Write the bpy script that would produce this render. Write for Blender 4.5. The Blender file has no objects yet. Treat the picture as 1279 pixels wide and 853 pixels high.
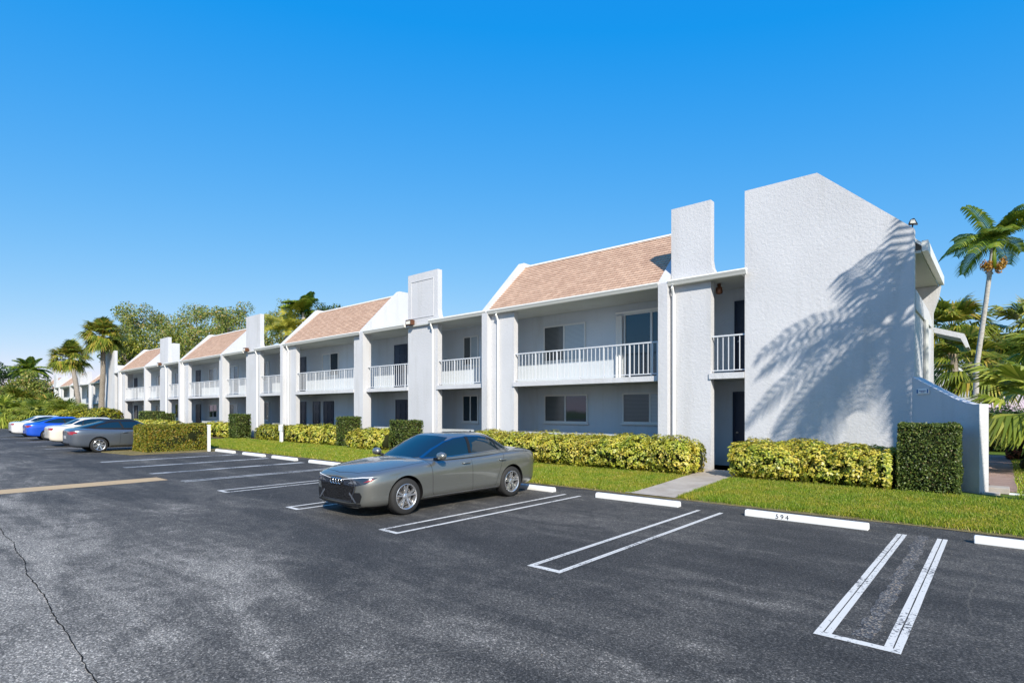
import bpy, bmesh, math, random
import numpy as np
from mathutils import Vector, Matrix
from mathutils.bvhtree import BVHTree
random.seed(7); rng = np.random.default_rng(7)
S = bpy.context.scene; COL = S.collection
R = math.radians

# ------------------------------------------------------------------ materials
def mat(name, col=(.5,.5,.5), rough=.7, metal=0., spec=.5, coat=0.):
    m = bpy.data.materials.new(name); m.use_nodes = True
    b = m.node_tree.nodes['Principled BSDF']
    b.inputs['Base Color'].default_value = (*col, 1); b.inputs['Roughness'].default_value = rough
    b.inputs['Metallic'].default_value = metal; b.inputs['Specular IOR Level'].default_value = spec
    b.inputs['Coat Weight'].default_value = coat; b.inputs['Coat Roughness'].default_value = .04
    return m
def nd(m, t, **kw):
    n = m.node_tree.nodes.new(t)
    for k, v in kw.items():
        if k in n.inputs: n.inputs[k].default_value = v
        else: setattr(n, k, v)
    return n
def ln(m, a, b): m.node_tree.links.new(a, b)
def bsdf(m): return m.node_tree.nodes['Principled BSDF']
def ramp(m, fac, stops, interp='LINEAR'):
    r = nd(m, 'ShaderNodeValToRGB'); cr = r.color_ramp; cr.interpolation = interp
    while len(cr.elements) < len(stops): cr.elements.new(.5)
    for e, (p, c) in zip(cr.elements, stops):
        e.position = p; e.color = (*c, 1) if len(c) == 3 else c
    ln(m, fac, r.inputs['Fac']); return r
def noise(m, scale, detail=4, rough=.55, vec=None, dist=0.):
    n = nd(m, 'ShaderNodeTexNoise'); n.inputs['Scale'].default_value = scale; n.inputs['Detail'].default_value = detail
    n.inputs['Roughness'].default_value = rough; n.inputs['Distortion'].default_value = dist
    if vec is not None: ln(m, vec, n.inputs['Vector'])
    return n
def pos(m): return nd(m, 'ShaderNodeNewGeometry').outputs['Position']
def scaled(m, vec, s):
    p = nd(m, 'ShaderNodeMapping'); p.inputs['Scale'].default_value = s; ln(m, vec, p.inputs['Vector']); return p.outputs['Vector']
def bump(m, h, strength=.3, dist=.01, normal=None):
    b = nd(m, 'ShaderNodeBump'); b.inputs['Strength'].default_value = strength; b.inputs['Distance'].default_value = dist
    ln(m, h, b.inputs['Height'])
    if normal is not None: ln(m, normal, b.inputs['Normal'])
    ln(m, b.outputs['Normal'], bsdf(m).inputs['Normal']); return b
def mixc(m, fac, a, b, mode='MIX'):
    x = nd(m, 'ShaderNodeMix'); x.data_type = 'RGBA'; x.blend_type = mode
    if isinstance(fac, (int, float)): x.inputs[0].default_value = fac
    else: ln(m, fac, x.inputs[0])
    for v, i in ((a, 6), (b, 7)):
        if isinstance(v, tuple): x.inputs[i].default_value = (*v, 1)
        else: ln(m, v, x.inputs[i])
    return x.outputs[2]
def math_(m, op, a, b=None, clamp=False):
    x = nd(m, 'ShaderNodeMath'); x.operation = op; x.use_clamp = clamp
    for v, i in ((a, 0), (b, 1)):
        if v is None: continue
        if isinstance(v, (int, float)): x.inputs[i].default_value = v
        else: ln(m, v, x.inputs[i])
    return x.outputs[0]

M = {}
def stucco(name, col, bs=.5):
    m = mat(name, col, .85, spec=.25); p = pos(m)
    a = noise(m, 13, 6, .6, p, .6); b = noise(m, 45, 3, .6, p); c = noise(m, .55, 4, .5, p)
    h = math_(m, 'ADD', math_(m, 'MULTIPLY', a.outputs['Fac'], 1.0), math_(m, 'MULTIPLY', b.outputs['Fac'], .35))
    bump(m, h, bs, .035)
    d = tuple(x * .90 for x in col)
    st = noise(m, 1.0, 6, .65, scaled(m, p, (2.2, 2.2, .28)))
    f = ramp(m, c.outputs['Fac'], [(.35, (0,0,0)), (.7, (1,1,1))])
    c1 = mixc(m, f.outputs['Color'], col, d)
    f2 = ramp(m, st.outputs['Fac'], [(.50, (0,0,0)), (.72, (.7,.7,.7))])
    c2 = mixc(m, f2.outputs['Color'], c1, tuple(x*y for x, y in zip(col, (.80,.79,.76))))
    sp_ = nd(m, 'ShaderNodeSeparateXYZ'); ln(m, p, sp_.inputs[0]); mr = nd(m, 'ShaderNodeMapRange'); mr.inputs[1].default_value = .55; mr.inputs[2].default_value = .1; ln(m, sp_.outputs['Z'], mr.inputs[0])
    dn = noise(m, 5, 5, .7, p); df = math_(m, 'MULTIPLY', mr.outputs[0], math_(m, 'MULTIPLY', dn.outputs['Fac'], 1.1), True)
    c3 = mixc(m, df, c2, tuple(x*y for x, y in zip(col, (.62,.57,.50))))
    ln(m, c3, bsdf(m).inputs['Base Color']); return m
M['stucco'] = stucco('white_stucco', (.565,.57,.59), .36)
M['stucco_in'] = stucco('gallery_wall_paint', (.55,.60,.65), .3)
M['soffit'] = stucco('soffit_paint', (.50,.51,.49), .12)
M['trim'] = mat('white_trim', (.78,.78,.76), .45)
M['gutter'] = mat('white_gutter_metal', (.74,.73,.69), .4)
M['rail'] = mat('white_rail_paint', (.58,.60,.63), .45)
M['frame'] = mat('window_frame', (.62,.63,.62), .4)
def glassm(name, col, rough=.04):
    m = mat(name, col, rough, spec=.9); n = noise(m, 1.3, 2); bump(m, n.outputs['Fac'], .05, .02); return m
M['glass'] = glassm('window_glass', (.012,.03,.045))
def blind(name, c1, c2):
    m = mat(name, c1, .25, spec=.8); w = nd(m, 'ShaderNodeTexWave'); w.wave_type = 'BANDS'; w.bands_direction = 'Z'
    w.inputs['Scale'].default_value = 7.; ln(m, pos(m), w.inputs['Vector'])
    r = ramp(m, w.outputs['Fac'], [(.2, c2), (.5, c1)]); ln(m, r.outputs['Color'], bsdf(m).inputs['Base Color']); return m
M['blind_dark'] = blind('dark_blind_behind_glass', (.10,.11,.11), (.04,.045,.05))
M['blind_light'] = blind('light_blind_behind_glass', (.42,.47,.50), (.25,.29,.33))
M['door'] = mat('navy_door_paint', (.010,.022,.05), .35)
M['metal'] = mat('brushed_metal', (.55,.55,.55), .3, 1.)
M['dark'] = mat('dark_metal', (.03,.03,.035), .5)
M['bronze'] = mat('bronze_lamp_metal', (.20,.09,.05), .4, .7)
M['lampglass'] = mat('lamp_glass', (.7,.68,.6), .3)
def tiles():
    m = mat('pink_roof_shingle', (.4,.25,.2), .85, spec=.2)
    uv = nd(m, 'ShaderNodeUVMap').outputs['UV']
    b = nd(m, 'ShaderNodeTexBrick'); ln(m, uv, b.inputs['Vector'])
    b.inputs['Scale'].default_value = 1.; b.inputs['Brick Width'].default_value = .24; b.inputs['Row Height'].default_value = .145
    b.inputs['Mortar Size'].default_value = .006; b.inputs['Color1'].default_value = (.57,.40,.29,1); b.inputs['Color2'].default_value = (.45,.30,.215,1)
    b.inputs['Mortar'].default_value = (.2,.12,.09,1); b.offset = .43; b.squash = 1.
    n = noise(m, 3.5, 5, .7, uv); r = ramp(m, n.outputs['Fac'], [(.3, (.92,.91,.90)), (.7, (1.06,1.05,1.04))])
    c = mixc(m, 1., b.outputs['Color'], r.outputs['Color'], 'MULTIPLY')
    n2 = noise(m, 60, 2, .6, uv); bump(m, n2.outputs['Fac'], .3, .01)
    ln(m, c, bsdf(m).inputs['Base Color']); return m
M['tiles'] = tiles()
def asphalt():
    m = mat('asphalt', (.05,.05,.055), .85, spec=.35); p = pos(m)
    sep = nd(m, 'ShaderNodeSeparateXYZ'); ln(m, p, sep.inputs[0])
    big = noise(m, .32, 6, .62, scaled(m, p, (.55, 1.1, 1)), .5)
    streak = noise(m, .9, 6, .65, scaled(m, p, (.3, 1.4, 1)), .8)
    fine = noise(m, 42, 4, .9, p); mid = noise(m, 3.2, 7, .7, p, .8)
    # the driving lane is older and greyer than the sealed stalls
    lane = nd(m, 'ShaderNodeMapRange'); lane.inputs[1].default_value = 5.0; lane.inputs[2].default_value = 1.6; ln(m, sep.outputs['Y'], lane.inputs[0])
    a = math_(m, 'ADD', math_(m, 'MULTIPLY', big.outputs['Fac'], .55), math_(m, 'MULTIPLY', streak.outputs['Fac'], .6))
    a = math_(m, 'ADD', a, math_(m, 'MULTIPLY', mid.outputs['Fac'], .35))
    a = math_(m, 'ADD', math_(m, 'MULTIPLY', lane.outputs[0], .16), math_(m, 'SUBTRACT', a, .05))
    w = ramp(m, a, [(.52, (.028,.0275,.027)), (.70, (.049,.0475,.045)), (.83, (.100,.094,.085)), (.97, (.25,.232,.205))])
    f = ramp(m, fine.outputs['Fac'], [(.32, (.30,.30,.30)), (.50, (.85,.85,.85)), (.68, (2.6,2.6,2.6))])
    c = mixc(m, 1., w.outputs['Color'], f.outputs['Color'], 'MULTIPLY')
    st = nd(m, 'ShaderNodeTexVoronoi'); st.inputs['Scale'].default_value = 95; ln(m, p, st.inputs['Vector']); sc_ = nd(m, 'ShaderNodeSeparateColor'); ln(m, st.outputs['Color'], sc_.inputs[0])
    sr = ramp(m, sc_.outputs[0], [(.0, (.45,.45,.45)), (.6, (.9,.9,.9)), (.85, (1.35,1.35,1.35)), (1., (2.5,2.4,2.3))]); c = mixc(m, 1., c, sr.outputs['Color'], 'MULTIPLY')
    vor = nd(m, 'ShaderNodeTexVoronoi'); vor.feature = 'DISTANCE_TO_EDGE'; vor.inputs['Scale'].default_value = .33
    wv = noise(m, 1.6, 5, .6, p); wp = mixc(m, .25, p, wv.outputs['Color'], 'ADD'); ln(m, wp, vor.inputs['Vector'])
    ck = ramp(m, vor.outputs['Distance'], [(0, (1,1,1)), (.0035, (0,0,0))]); msk = noise(m, .25, 2, .5, p)
    ck2 = ramp(m, msk.outputs['Fac'], [(.52, (0,0,0)), (.60, (.6,.6,.6))])
    ckf = math_(m, 'MULTIPLY', ck.outputs['Color'], ck2.outputs['Color'])
    c = mixc(m, ckf, c, (.17,.155,.13))
    ln(m, c, bsdf(m).inputs['Base Color']); bump(m, fine.outputs['Fac'], .55, .012); return m
M['asphalt'] = asphalt()
def paint(name, col, under=(.05,.05,.055), wear=.60):
    m = mat(name, col, .6); p = pos(m); n = noise(m, 26, 8, .75, p); n2 = noise(m, 1.2, 3, .5, p)
    a = math_(m, 'ADD', math_(m, 'MULTIPLY', n.outputs['Fac'], .7), math_(m, 'MULTIPLY', n2.outputs['Fac'], .3))
    r = ramp(m, a, [(wear - .03, (0,0,0)), (wear, (1,1,1))])
    ln(m, mixc(m, r.outputs['Color'], col, under), bsdf(m).inputs['Base Color']); return m
M['line'] = paint('white_road_paint', (.62,.60,.56), wear=.575)
M['oldline'] = paint('worn_white_road_paint', (.46,.46,.45), wear=.53)
M['tan'] = paint('faded_tan_road_paint', (.50,.34,.17), (.25,.19,.12), wear=.6)
M['conc_white'] = paint('painted_concrete', (.74,.74,.72), (.45,.43,.40), wear=.68)
def conc():
    m = mat('concrete', (.4,.36,.31), .9); p = pos(m); n = noise(m, 2.2, 8, .7, p)
    r = ramp(m, n.outputs['Fac'], [(.3, (.33,.28,.235)), (.7, (.50,.45,.39))]); f = noise(m, 120, 2, .6, p)
    ln(m, mixc(m, .25, r.outputs['Color'], f.outputs['Color'], 'MULTIPLY'), bsdf(m).inputs['Base Color'])
    bump(m, f.outputs['Fac'], .3, .006); return m
M['concrete'] = conc()
def ground(name, cols, sc=1.5):
    m = mat(name, cols[0], .95, spec=.15); p = pos(m); a = noise(m, sc, 7, .7, p); b = noise(m, sc*25, 4, .7, p)
    h = math_(m, 'ADD', math_(m, 'MULTIPLY', a.outputs['Fac'], .5), math_(m, 'MULTIPLY', b.outputs['Fac'], .5))
    r = ramp(m, h, [(.35, cols[0]), (.5, cols[1]), (.65, cols[2])])
    ln(m, r.outputs['Color'], bsdf(m).inputs['Base Color']); bump(m, b.outputs['Fac'], .8, .04); return m
M['lawn'] = ground('lawn_soil', [(.05,.09,.012), (.09,.15,.02), (.15,.19,.035)])
M['mulch'] = ground('mulch', [(.05,.03,.02), (.11,.075,.05), (.20,.15,.10)], 3.)
M['far'] = ground('far_grass', [(.05,.09,.015), (.10,.14,.03), (.16,.17,.05)], .4)
M['paver'] = ground('pink_pavers', [(.25,.17,.14), (.36,.25,.21), (.42,.31,.27)], 4.)
M['drygrass'] = ground('dry_grass', [(.12,.10,.04), (.22,.18,.08), (.30,.25,.13)], 4.)
M['crack'] = ground('crack_filler', [(.008,.008,.009), (.012,.012,.013), (.02,.02,.02)], 4.)
def gravel():
    m = mat('crumbled_asphalt', (.05,.05,.05), .95); p = pos(m); v = nd(m, 'ShaderNodeTexVoronoi'); v.inputs['Scale'].default_value = 70; ln(m, p, v.inputs['Vector'])
    sx = nd(m, 'ShaderNodeSeparateColor'); ln(m, v.outputs['Color'], sx.inputs[0]); n = noise(m, 4, 6, .8, p); a = math_(m, 'ADD', math_(m, 'MULTIPLY', sx.outputs[0], .45), math_(m, 'MULTIPLY', n.outputs['Fac'], .65))
    r = ramp(m, a, [(.35, (.03,.031,.034)), (.55, (.055,.056,.06)), (.68, (.15,.15,.15)), (.8, (.32,.25,.17))]); ln(m, r.outputs['Color'], bsdf(m).inputs['Base Color']); bump(m, v.outputs['Distance'], .6, .01); return m
M['gravel'] = gravel()
def leaf(name, stops, rough=.45, trans=.25):
    m = mat(name, stops[0][1], rough, spec=.4)
    g = nd(m, 'ShaderNodeNewGeometry'); r = ramp(m, g.outputs['Random Per Island'], stops)
    c = r.outputs['Color']; ln(m, c, bsdf(m).inputs['Base Color'])
    t = nd(m, 'ShaderNodeBsdfTranslucent'); ln(m, c, t.inputs['Color'])
    mx = nd(m, 'ShaderNodeMixShader'); mx.inputs[0].default_value = trans
    ln(m, bsdf(m).outputs[0], mx.inputs[1]); ln(m, t.outputs[0], mx.inputs[2])
    ln(m, mx.outputs[0], m.node_tree.nodes['Material Output'].inputs['Surface']); return m
M['croton'] = leaf('yellow_variegated_leaf', [(0,(.10,.15,.015)), (.22,(.24,.27,.02)), (.45,(.52,.45,.05)), (.8,(.66,.56,.09)), (1,(.70,.62,.22))], .4)
M['croton2'] = leaf('yellow_green_leaf', [(0,(.06,.11,.012)), (.35,(.16,.20,.02)), (.6,(.36,.34,.03)), (1,(.52,.44,.06))], .4)
M['hedge'] = leaf('clipped_hedge_leaf', [(0,(.035,.06,.012)), (.45,(.08,.125,.02)), (.8,(.14,.19,.035)), (.93,(.20,.24,.05)), (1,(.22,.13,.06))])
M['hedge2'] = leaf('mixed_hedge_leaf', [(0,(.08,.12,.015)), (.45,(.18,.21,.02)), (.75,(.34,.30,.03)), (1,(.42,.22,.04))])
M['grass'] = leaf('grass_blade', [(0,(.10,.18,.012)), (.5,(.22,.31,.02)), (.85,(.36,.41,.035)), (1,(.48,.42,.15))], .5, .35)
def tint(m, sc, lo, hi):
    p = pos(m); n = noise(m, sc, 5, .65, p); r2 = ramp(m, n.outputs['Fac'], [(.36, lo), (.62, hi)])
    src = bsdf(m).inputs['Base Color'].links[0].from_socket; c = mixc(m, 1., src, r2.outputs['Color'], 'MULTIPLY')
    for l in list(src.links):
        if l.to_node.type != 'MIX': ln(m, c, l.to_socket)
tint(M['grass'], 1.6, (1.35,1.05,1.2), (.85,.95,.8)); tint(M['croton'], 2.2, (.75,.95,.8), (1.1,1.02,1.0))
M['oak'] = leaf('oak_leaf', [(0,(.09,.14,.02)), (.4,(.19,.25,.04)), (.75,(.31,.33,.07)), (1,(.42,.28,.10))], .5, .35)
M['green'] = leaf('green_tree_leaf', [(0,(.05,.08,.012)), (.5,(.13,.17,.02)), (.85,(.27,.28,.03)), (1,(.38,.33,.04))], .45)
M['dgreen'] = leaf('dark_tree_leaf', [(0,(.02,.045,.01)), (.6,(.045,.085,.018)), (1,(.09,.13,.03))])
M['sabal'] = leaf('sabal_frond', [(0,(.10,.15,.02)), (.5,(.22,.27,.035)), (.8,(.36,.36,.05)), (1,(.50,.35,.08))], .4, .35)
M['fan'] = leaf('fan_palm_frond', [(0,(.17,.24,.03)), (.6,(.34,.40,.06)), (1,(.55,.54,.12))], .4, .4)
M['feather'] = leaf('feather_frond', [(0,(.07,.13,.02)), (.6,(.18,.27,.03)), (.9,(.34,.40,.05)), (1,(.45,.42,.06))], .45, .4)
M['yfeather'] = leaf('yellow_feather_frond', [(0,(.20,.22,.02)), (.6,(.38,.36,.04)), (1,(.50,.42,.06))], .4, .35)
M['orange'] = leaf('orange_seed_cluster', [(0,(.30,.17,.03)), (.6,(.50,.32,.05)), (1,(.40,.12,.03))])
M['redleaf'] = leaf('red_leaf', [(0,(.08,.02,.012)), (.6,(.22,.05,.02)), (1,(.15,.13,.03))])
M['dead'] = leaf('dead_frond', [(0,(.16,.10,.05)), (1,(.30,.21,.11))])
M['core'] = mat('hedge_twigs', (.022,.026,.01), .95, spec=.1)
def bark(name, c1, c2, ring=True):
    m = mat(name, c1, .9, spec=.2); p = pos(m); n = noise(m, 7, 6, .7, scaled(m, p, (1, 1, 3.0 if ring else .5)))
    r = ramp(m, n.outputs['Fac'], [(.35, c1), (.65, c2)]); ln(m, r.outputs['Color'], bsdf(m).inputs['Base Color'])
    bump(m, n.outputs['Fac'], .6, .03); return m
M['palmbark'] = bark('palm_bark', (.16,.135,.11), (.32,.28,.23)); M['palebark'] = bark('pale_palm_bark', (.30,.28,.25), (.50,.48,.44))
M['bark'] = bark('tree_bark', (.09,.075,.06), (.2,.17,.14), False)

# ------------------------------------------------------------------ mesh helpers
def tag(o, label=None, cat=None, group=None, kind=None):
    if label: o['label'] = label
    if cat: o['category'] = cat
    if group: o['group'] = group
    if kind: o['kind'] = kind
    return o
def empty(name, loc=(0,0,0), rz=0, **kw):
    o = bpy.data.objects.new(name, None); COL.objects.link(o); o.location = loc; o.rotation_euler.z = rz
    o.empty_display_size = .2; return tag(o, **kw)
def link(name, me, parent=None):
    o = bpy.data.objects.new(name, me); COL.objects.link(o); o.parent = parent; return o
class MB:
    def __init__(s): s.v = []; s.f = []; s.mi = []; s.uv = {}
    def add(s, vs, fs, mi=0):
        n = len(s.v); s.v += [tuple(v) for v in vs]
        for f in fs: s.f.append(tuple(i+n for i in f)); s.mi.append(mi)
        return s
    def box(s, x0, x1, y0, y1, z0, z1, mi=0):
        return s.add([(x0,y0,z0),(x1,y0,z0),(x1,y1,z0),(x0,y1,z0),(x0,y0,z1),(x1,y0,z1),(x1,y1,z1),(x0,y1,z1)],
              [(0,3,2,1),(4,5,6,7),(0,1,5,4),(1,2,6,5),(2,3,7,6),(3,0,4,7)], mi)
    def prism(s, pts, a, b, axis='y', mi=0):
        # pts = polygon in the two other axes, extruded along axis from a to b
        def P(p, t):
            return {'x': (t, p[0], p[1]), 'y': (p[0], t, p[1]), 'z': (p[0], p[1], t)}[axis]
        n = len(pts); vs = [P(p, a) for p in pts] + [P(p, b) for p in pts]
        fs = [tuple(range(n)), tuple(range(2*n-1, n-1, -1))] + [(i, i+n, (i+1) % n+n, (i+1) % n) for i in range(n)]
        return s.add(vs, fs, mi)
    def tube(s, path, rad, n=8, mi=0, cap=True):
        path = [Vector(p) for p in path]; rad = rad if isinstance(rad, (list, tuple)) else [rad]*len(path)
        vs = []; fs = []
        for i, p in enumerate(path):
            t = (path[min(i+1, len(path)-1)] - path[max(i-1, 0)]).normalized()
            u = t.cross(Vector((0, 0, 1)) if abs(t.z) < .95 else Vector((1, 0, 0))).normalized(); w = t.cross(u)
            for k in range(n):
                a = 2*math.pi*k/n; vs.append(p + (u*math.cos(a)+w*math.sin(a))*rad[i])
        for i in range(len(path)-1):
            for k in range(n): fs.append((i*n+k, i*n+(k+1) % n, (i+1)*n+(k+1) % n, (i+1)*n+k))
        if cap: fs.append(tuple(range(n-1, -1, -1))); fs.append(tuple((len(path)-1)*n+k for k in range(n)))
        return s.add(vs, fs, mi)
    def lathe(s, prof, axis='y', n=40, c=(0,0,0), mi=0, close=False):
        # prof: list of (radius, t) along the axis
        vs = []; m_ = len(prof)
        for k in range(n):
            a = 2*math.pi*k/n
            for r, t in prof:
                q = {'y': (r*math.cos(a), t, r*math.sin(a)), 'z': (r*math.cos(a), r*math.sin(a), t), 'x': (t, r*math.cos(a), r*math.sin(a))}[axis]
                vs.append((q[0]+c[0], q[1]+c[1], q[2]+c[2]))
        fs = []
        for k in range(n):
            for j in range(m_ if close else m_-1):
                j2 = (j+1) % m_; fs.append((k*m_+j, k*m_+j2, ((k+1) % n)*m_+j2, ((k+1) % n)*m_+j))
        return s.add(vs, fs, mi)
    def build(s, name, mats, parent=None, smooth=False, bevel=0):
        me = bpy.data.meshes.new(name); me.from_pydata(s.v, [], s.f)
        mats = mats if isinstance(mats, (list, tuple)) else [mats]
        for m in mats: me.materials.append(m)
        if len(mats) > 1: me.polygons.foreach_set('material_index', s.mi)
        bm = bmesh.new(); bm.from_mesh(me); bmesh.ops.recalc_face_normals(bm, faces=bm.faces); bm.to_mesh(me); bm.free()
        if smooth: me.polygons.foreach_set('use_smooth', [True]*len(me.polygons))
        me.update(); o = link(name, me, parent)
        if bevel:
            b = o.modifiers.new('bevel', 'BEVEL'); b.width = bevel; b.segments = 2; b.limit_method = 'ANGLE'
        return o
def np_mesh(name, V, F, mats, parent=None, mi=None, smooth=False):
    """V (n,3) float array, F (m,k) int array of equal-size faces"""
    me = bpy.data.meshes.new(name); V = np.asarray(V, dtype=np.float32); F = np.asarray(F, dtype=np.int32); k = F.shape[1]
    me.vertices.add(len(V)); me.vertices.foreach_set('co', V.ravel())
    me.loops.add(F.size); me.loops.foreach_set('vertex_index', F.ravel())
    me.polygons.add(len(F)); me.polygons.foreach_set('loop_start', np.arange(0, F.size, k, dtype=np.int32))
    me.polygons.foreach_set('loop_total', np.full(len(F), k, dtype=np.int32))
    mats = mats if isinstance(mats, (list, tuple)) else [mats]
    for m in mats: me.materials.append(m)
    if mi is not None: me.polygons.foreach_set('material_index', np.asarray(mi, dtype=np.int32))
    me.update(calc_edges=True); me.validate(); return link(name, me, parent)

# ------------------------------------------------------------------ ground, roads
def sheet(name, x0, x1, y0, y1, z, m, sub=1):
    b = MB(); b.add([(x0,y0,z),(x1,y0,z),(x1,y1,z),(x0,y1,z)], [(0,1,2,3)]); o = b.build(name, m); return tag(o, kind='structure')
sheet('ground', -700, 700, -600, 700, -.03, M['far'])
sheet('parking_lot', -112, 45, -60, 10.72, 0, M['asphalt'])
LE = 10.72            # lawn edge
def lawn_z(y): return min(.15, .012 + max(0, (y-LE))*.045)
def lawn_sheet(name, x0, x1, m, y0=LE, y1=60, dz=0):
    b = MB(); ys = [y for y in (y0, 11.2, 12, 13, 13.8, 16, y1) if y0 <= y <= y1]
    if ys[0] != y0: ys = [y0]+ys
    vs = []; 
    for y in ys: vs += [(x0, y, lawn_z(y)+dz), (x1, y, lawn_z(y)+dz)]
    b.add(vs, [(2*i, 2*i+1, 2*i+3, 2*i+2) for i in range(len(ys)-1)]); return tag(b.build(name, m), kind='structure')
lawn_sheet('lawn', -150, 45, M['lawn'])
lawn_sheet('planting_bed', -5.0, -1.2, M['mulch'], 13.55, 15.4, .004)
lawn_sheet('planting_bed', -72, -5.95, M['mulch'], 13.3, 15.4, .004)
# worn soil edge between lawn and asphalt
b = MB(); n = 240; vs = []
for i in range(n+1):
    x = -40 + 52*i/n; w = .05+.09*random.random(); vs += [(x, LE-.03-w*.6, .006), (x, LE+w, .022)]
b.add(vs, [(2*i, 2*i+2, 2*i+3, 2*i+1) for i in range(n)]); tag(b.build('lawn_edge_soil', M['drygrass']), kind='structure')
# concrete path to the stair recess
b = MB(); vs = []
for x0, x1, y in ((-6.15,-5.0,LE-.02), (-6.0,-4.98,11.3), (-5.98,-4.98,12.2), (-6.0,-4.98,13.3), (-6.05,-5.02,14.3), (-6.12,-5.08,15.16)): vs += [(x0, y, lawn_z(y)+.016), (x1, y, lawn_z(y)+.016)]
b.add(vs, [(2*i, 2*i+1, 2*i+3, 2*i+2) for i in range(5)])
tag(b.build('footpath', M['concrete']), kind='structure')
# painted stall lines
def line_quad(b, x0, y0, x1, y1, w, z=.004):
    d = Vector((x1-x0, y1-y0, 0)).normalized(); n = Vector((-d.y, d.x, 0))*w/2
    k = 14; a0 = Vector((x0,y0,z)); a1 = Vector((x1,y1,z)); vs = []
    for i in range(k+1):
        p = a0.lerp(a1, i/k); j = .006; vs += [p-n*(1+random.uniform(-j, j)*8), p+n*(1+random.uniform(-j, j)*8)]
    b.add(vs, [(2*i, 2*i+1, 2*i+3, 2*i+2) for i in range(k)])
for i, (cx, hw, w, y0, y1) in enumerate([(-.85,.235,.115,5.06,9.82), (-3.9,.20,.07,5.05,9.78), (-6.85,.19,.07,5.06,9.75), (-9.8,.18,.07,5.08,9.8),
        (-13.0,.20,.08,5.1,9.7), (-15.6,.12,.10,5.1,9.7), (-18.15,.08,.14,5.1,9.7), (-20.75,.08,.14,5.1,9.7), (-23.5,.08,.14,5.1,9.7), (-33.3,.1,.12,5.1,9.7), (-36.2,.1,.12,5.1,9.7), (-41.5,.1,.12,5.1,9.7), (-47.5,.1,.12,5.1,9.7), (-53.,.1,.12,5.1,9.7)]):
    b = MB()
    for sx in (cx-hw, cx+hw):
        if i < 2: line_quad(b, sx-w*.27, y0, sx-w*.27+random.uniform(-.006,.006), y1, w*.46); line_quad(b, sx+w*.27, y0, sx+w*.27+random.uniform(-.006,.006), y1, w*.46)
        else: line_quad(b, sx, y0, sx, y1, w)
    if hw > .15: line_quad(b, cx-hw-w/2, y0-.04, cx+hw+w/2, y0-.04, .085, .0045)
    tag(b.build('stall_marking', M['line'] if i < 5 else M['oldline']), kind='structure')
b = MB()     # crumbled joint between the nearest pair of lines
k = 40; vs = []
for i in range(k+1):
    y = 5.15+4.75*i/k; c = -.83+random.uniform(-.03, .03); h = random.uniform(.05, .085); vs += [(c-h, y, .003), (c+h, y, .003)]
b.add(vs, [(2*i, 2*i+1, 2*i+3, 2*i+2) for i in range(k)]); tag(b.build('crumbled_seam', M['gravel']), kind='structure')
b = MB(); line_quad(b, -16.45, -6, -16.65, 4.95, .85, .004); tag(b.build('stop_line', M['tan']), kind='structure')
# crack across the lane
b = MB(); pts = [(-11.5,1.23),(-10.8,1.2),(-10.1,1.22),(-9.5,1.16),(-8.8,1.16),(-8.1,1.08),(-7.1,1.07),(-6.3,1.02),(-5.5,1.0),(-4.5,.95),(-3.6,.97),(-2,.9)]
vs = []; P2 = []
for i in range(len(pts)-1):
    for t in np.linspace(0, 1, 14)[:-1]: P2.append((pts[i][0]*(1-t)+pts[i+1][0]*t, pts[i][1]*(1-t)+pts[i+1][1]*t+random.uniform(-.008, .008)))
for x, y in P2: h = random.uniform(.0015, .0065); vs += [(x, y-h, .003), (x, y+h, .003)]
b.add(vs, [(2*i, 2*i+1, 2*i+3, 2*i+2) for i in range(len(P2)-1)]); tag(b.build('pavement_crack', M['crack']), kind='structure')
# wheel stops
def text_mesh(txt, size, name, m, parent, loc, rot, depth=.002):
    cu = bpy.data.curves.new('t', 'FONT'); cu.body = txt; cu.size = size; cu.extrude = depth; cu.align_x = 'CENTER'; cu.align_y = 'CENTER'; cu.space_character = 1.45
    to = bpy.data.objects.new('t', cu); COL.objects.link(to); dg = bpy.context.evaluated_depsgraph_get()
    me = bpy.data.meshes.new_from_object(to.evaluated_get(dg)); bpy.data.objects.remove(to); me.materials.clear(); me.materials.append(m)
    o = link(name, me, parent); o.location = loc; o.rotation_euler = rot; return o
def stop_mesh(L=1.8):
    b = MB(); b.prism([(-.075,0),(.075,0),(.07,.07),(.045,.105),(-.045,.105),(-.07,.07)], -L/2, L/2, 'x')
    return b
sm = None
stops = [(-8.3,'white concrete wheel stop behind the rear bumper of the grey sedan'),
 (-5.4,'white concrete wheel stop at the foot of the concrete path'),
 (-2.4,'white concrete wheel stop stencilled 594 in front of the lawn'),
 (.62,'white concrete wheel stop cut off by the right edge of the photo'),
 (-17.0,'white wheel stop beside the lawn, first to the left of the grey sedan'),
 (-19.77,'white wheel stop in the far row, second to the left of the grey sedan'),
 (-22.3,'white wheel stop in the far row, third to the left of the grey sedan'),
 (-25.05,'white wheel stop beside the thin white post at the big hedge'),
 (-11.3,'white wheel stop in the stall hidden behind the grey sedan')]
for i, (x, lb) in enumerate(stops):
    if sm is None: o = stop_mesh().build('wheel_stop', M['conc_white'], None, bevel=.012); sm = o
    else: o = sm.copy(); COL.objects.link(o)
    o.location = (x+.0, 9.84, 0); o.rotation_euler.z = R(random.uniform(-1, 1)); tag(o, lb, 'wheel stop', 'wheel stops along the lawn edge')
    if i == 2: text_mesh('594', .105, 'stencilled_number', M['dark'], o, (-.30, -.073, .055), (R(82), 0, 0))

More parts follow.
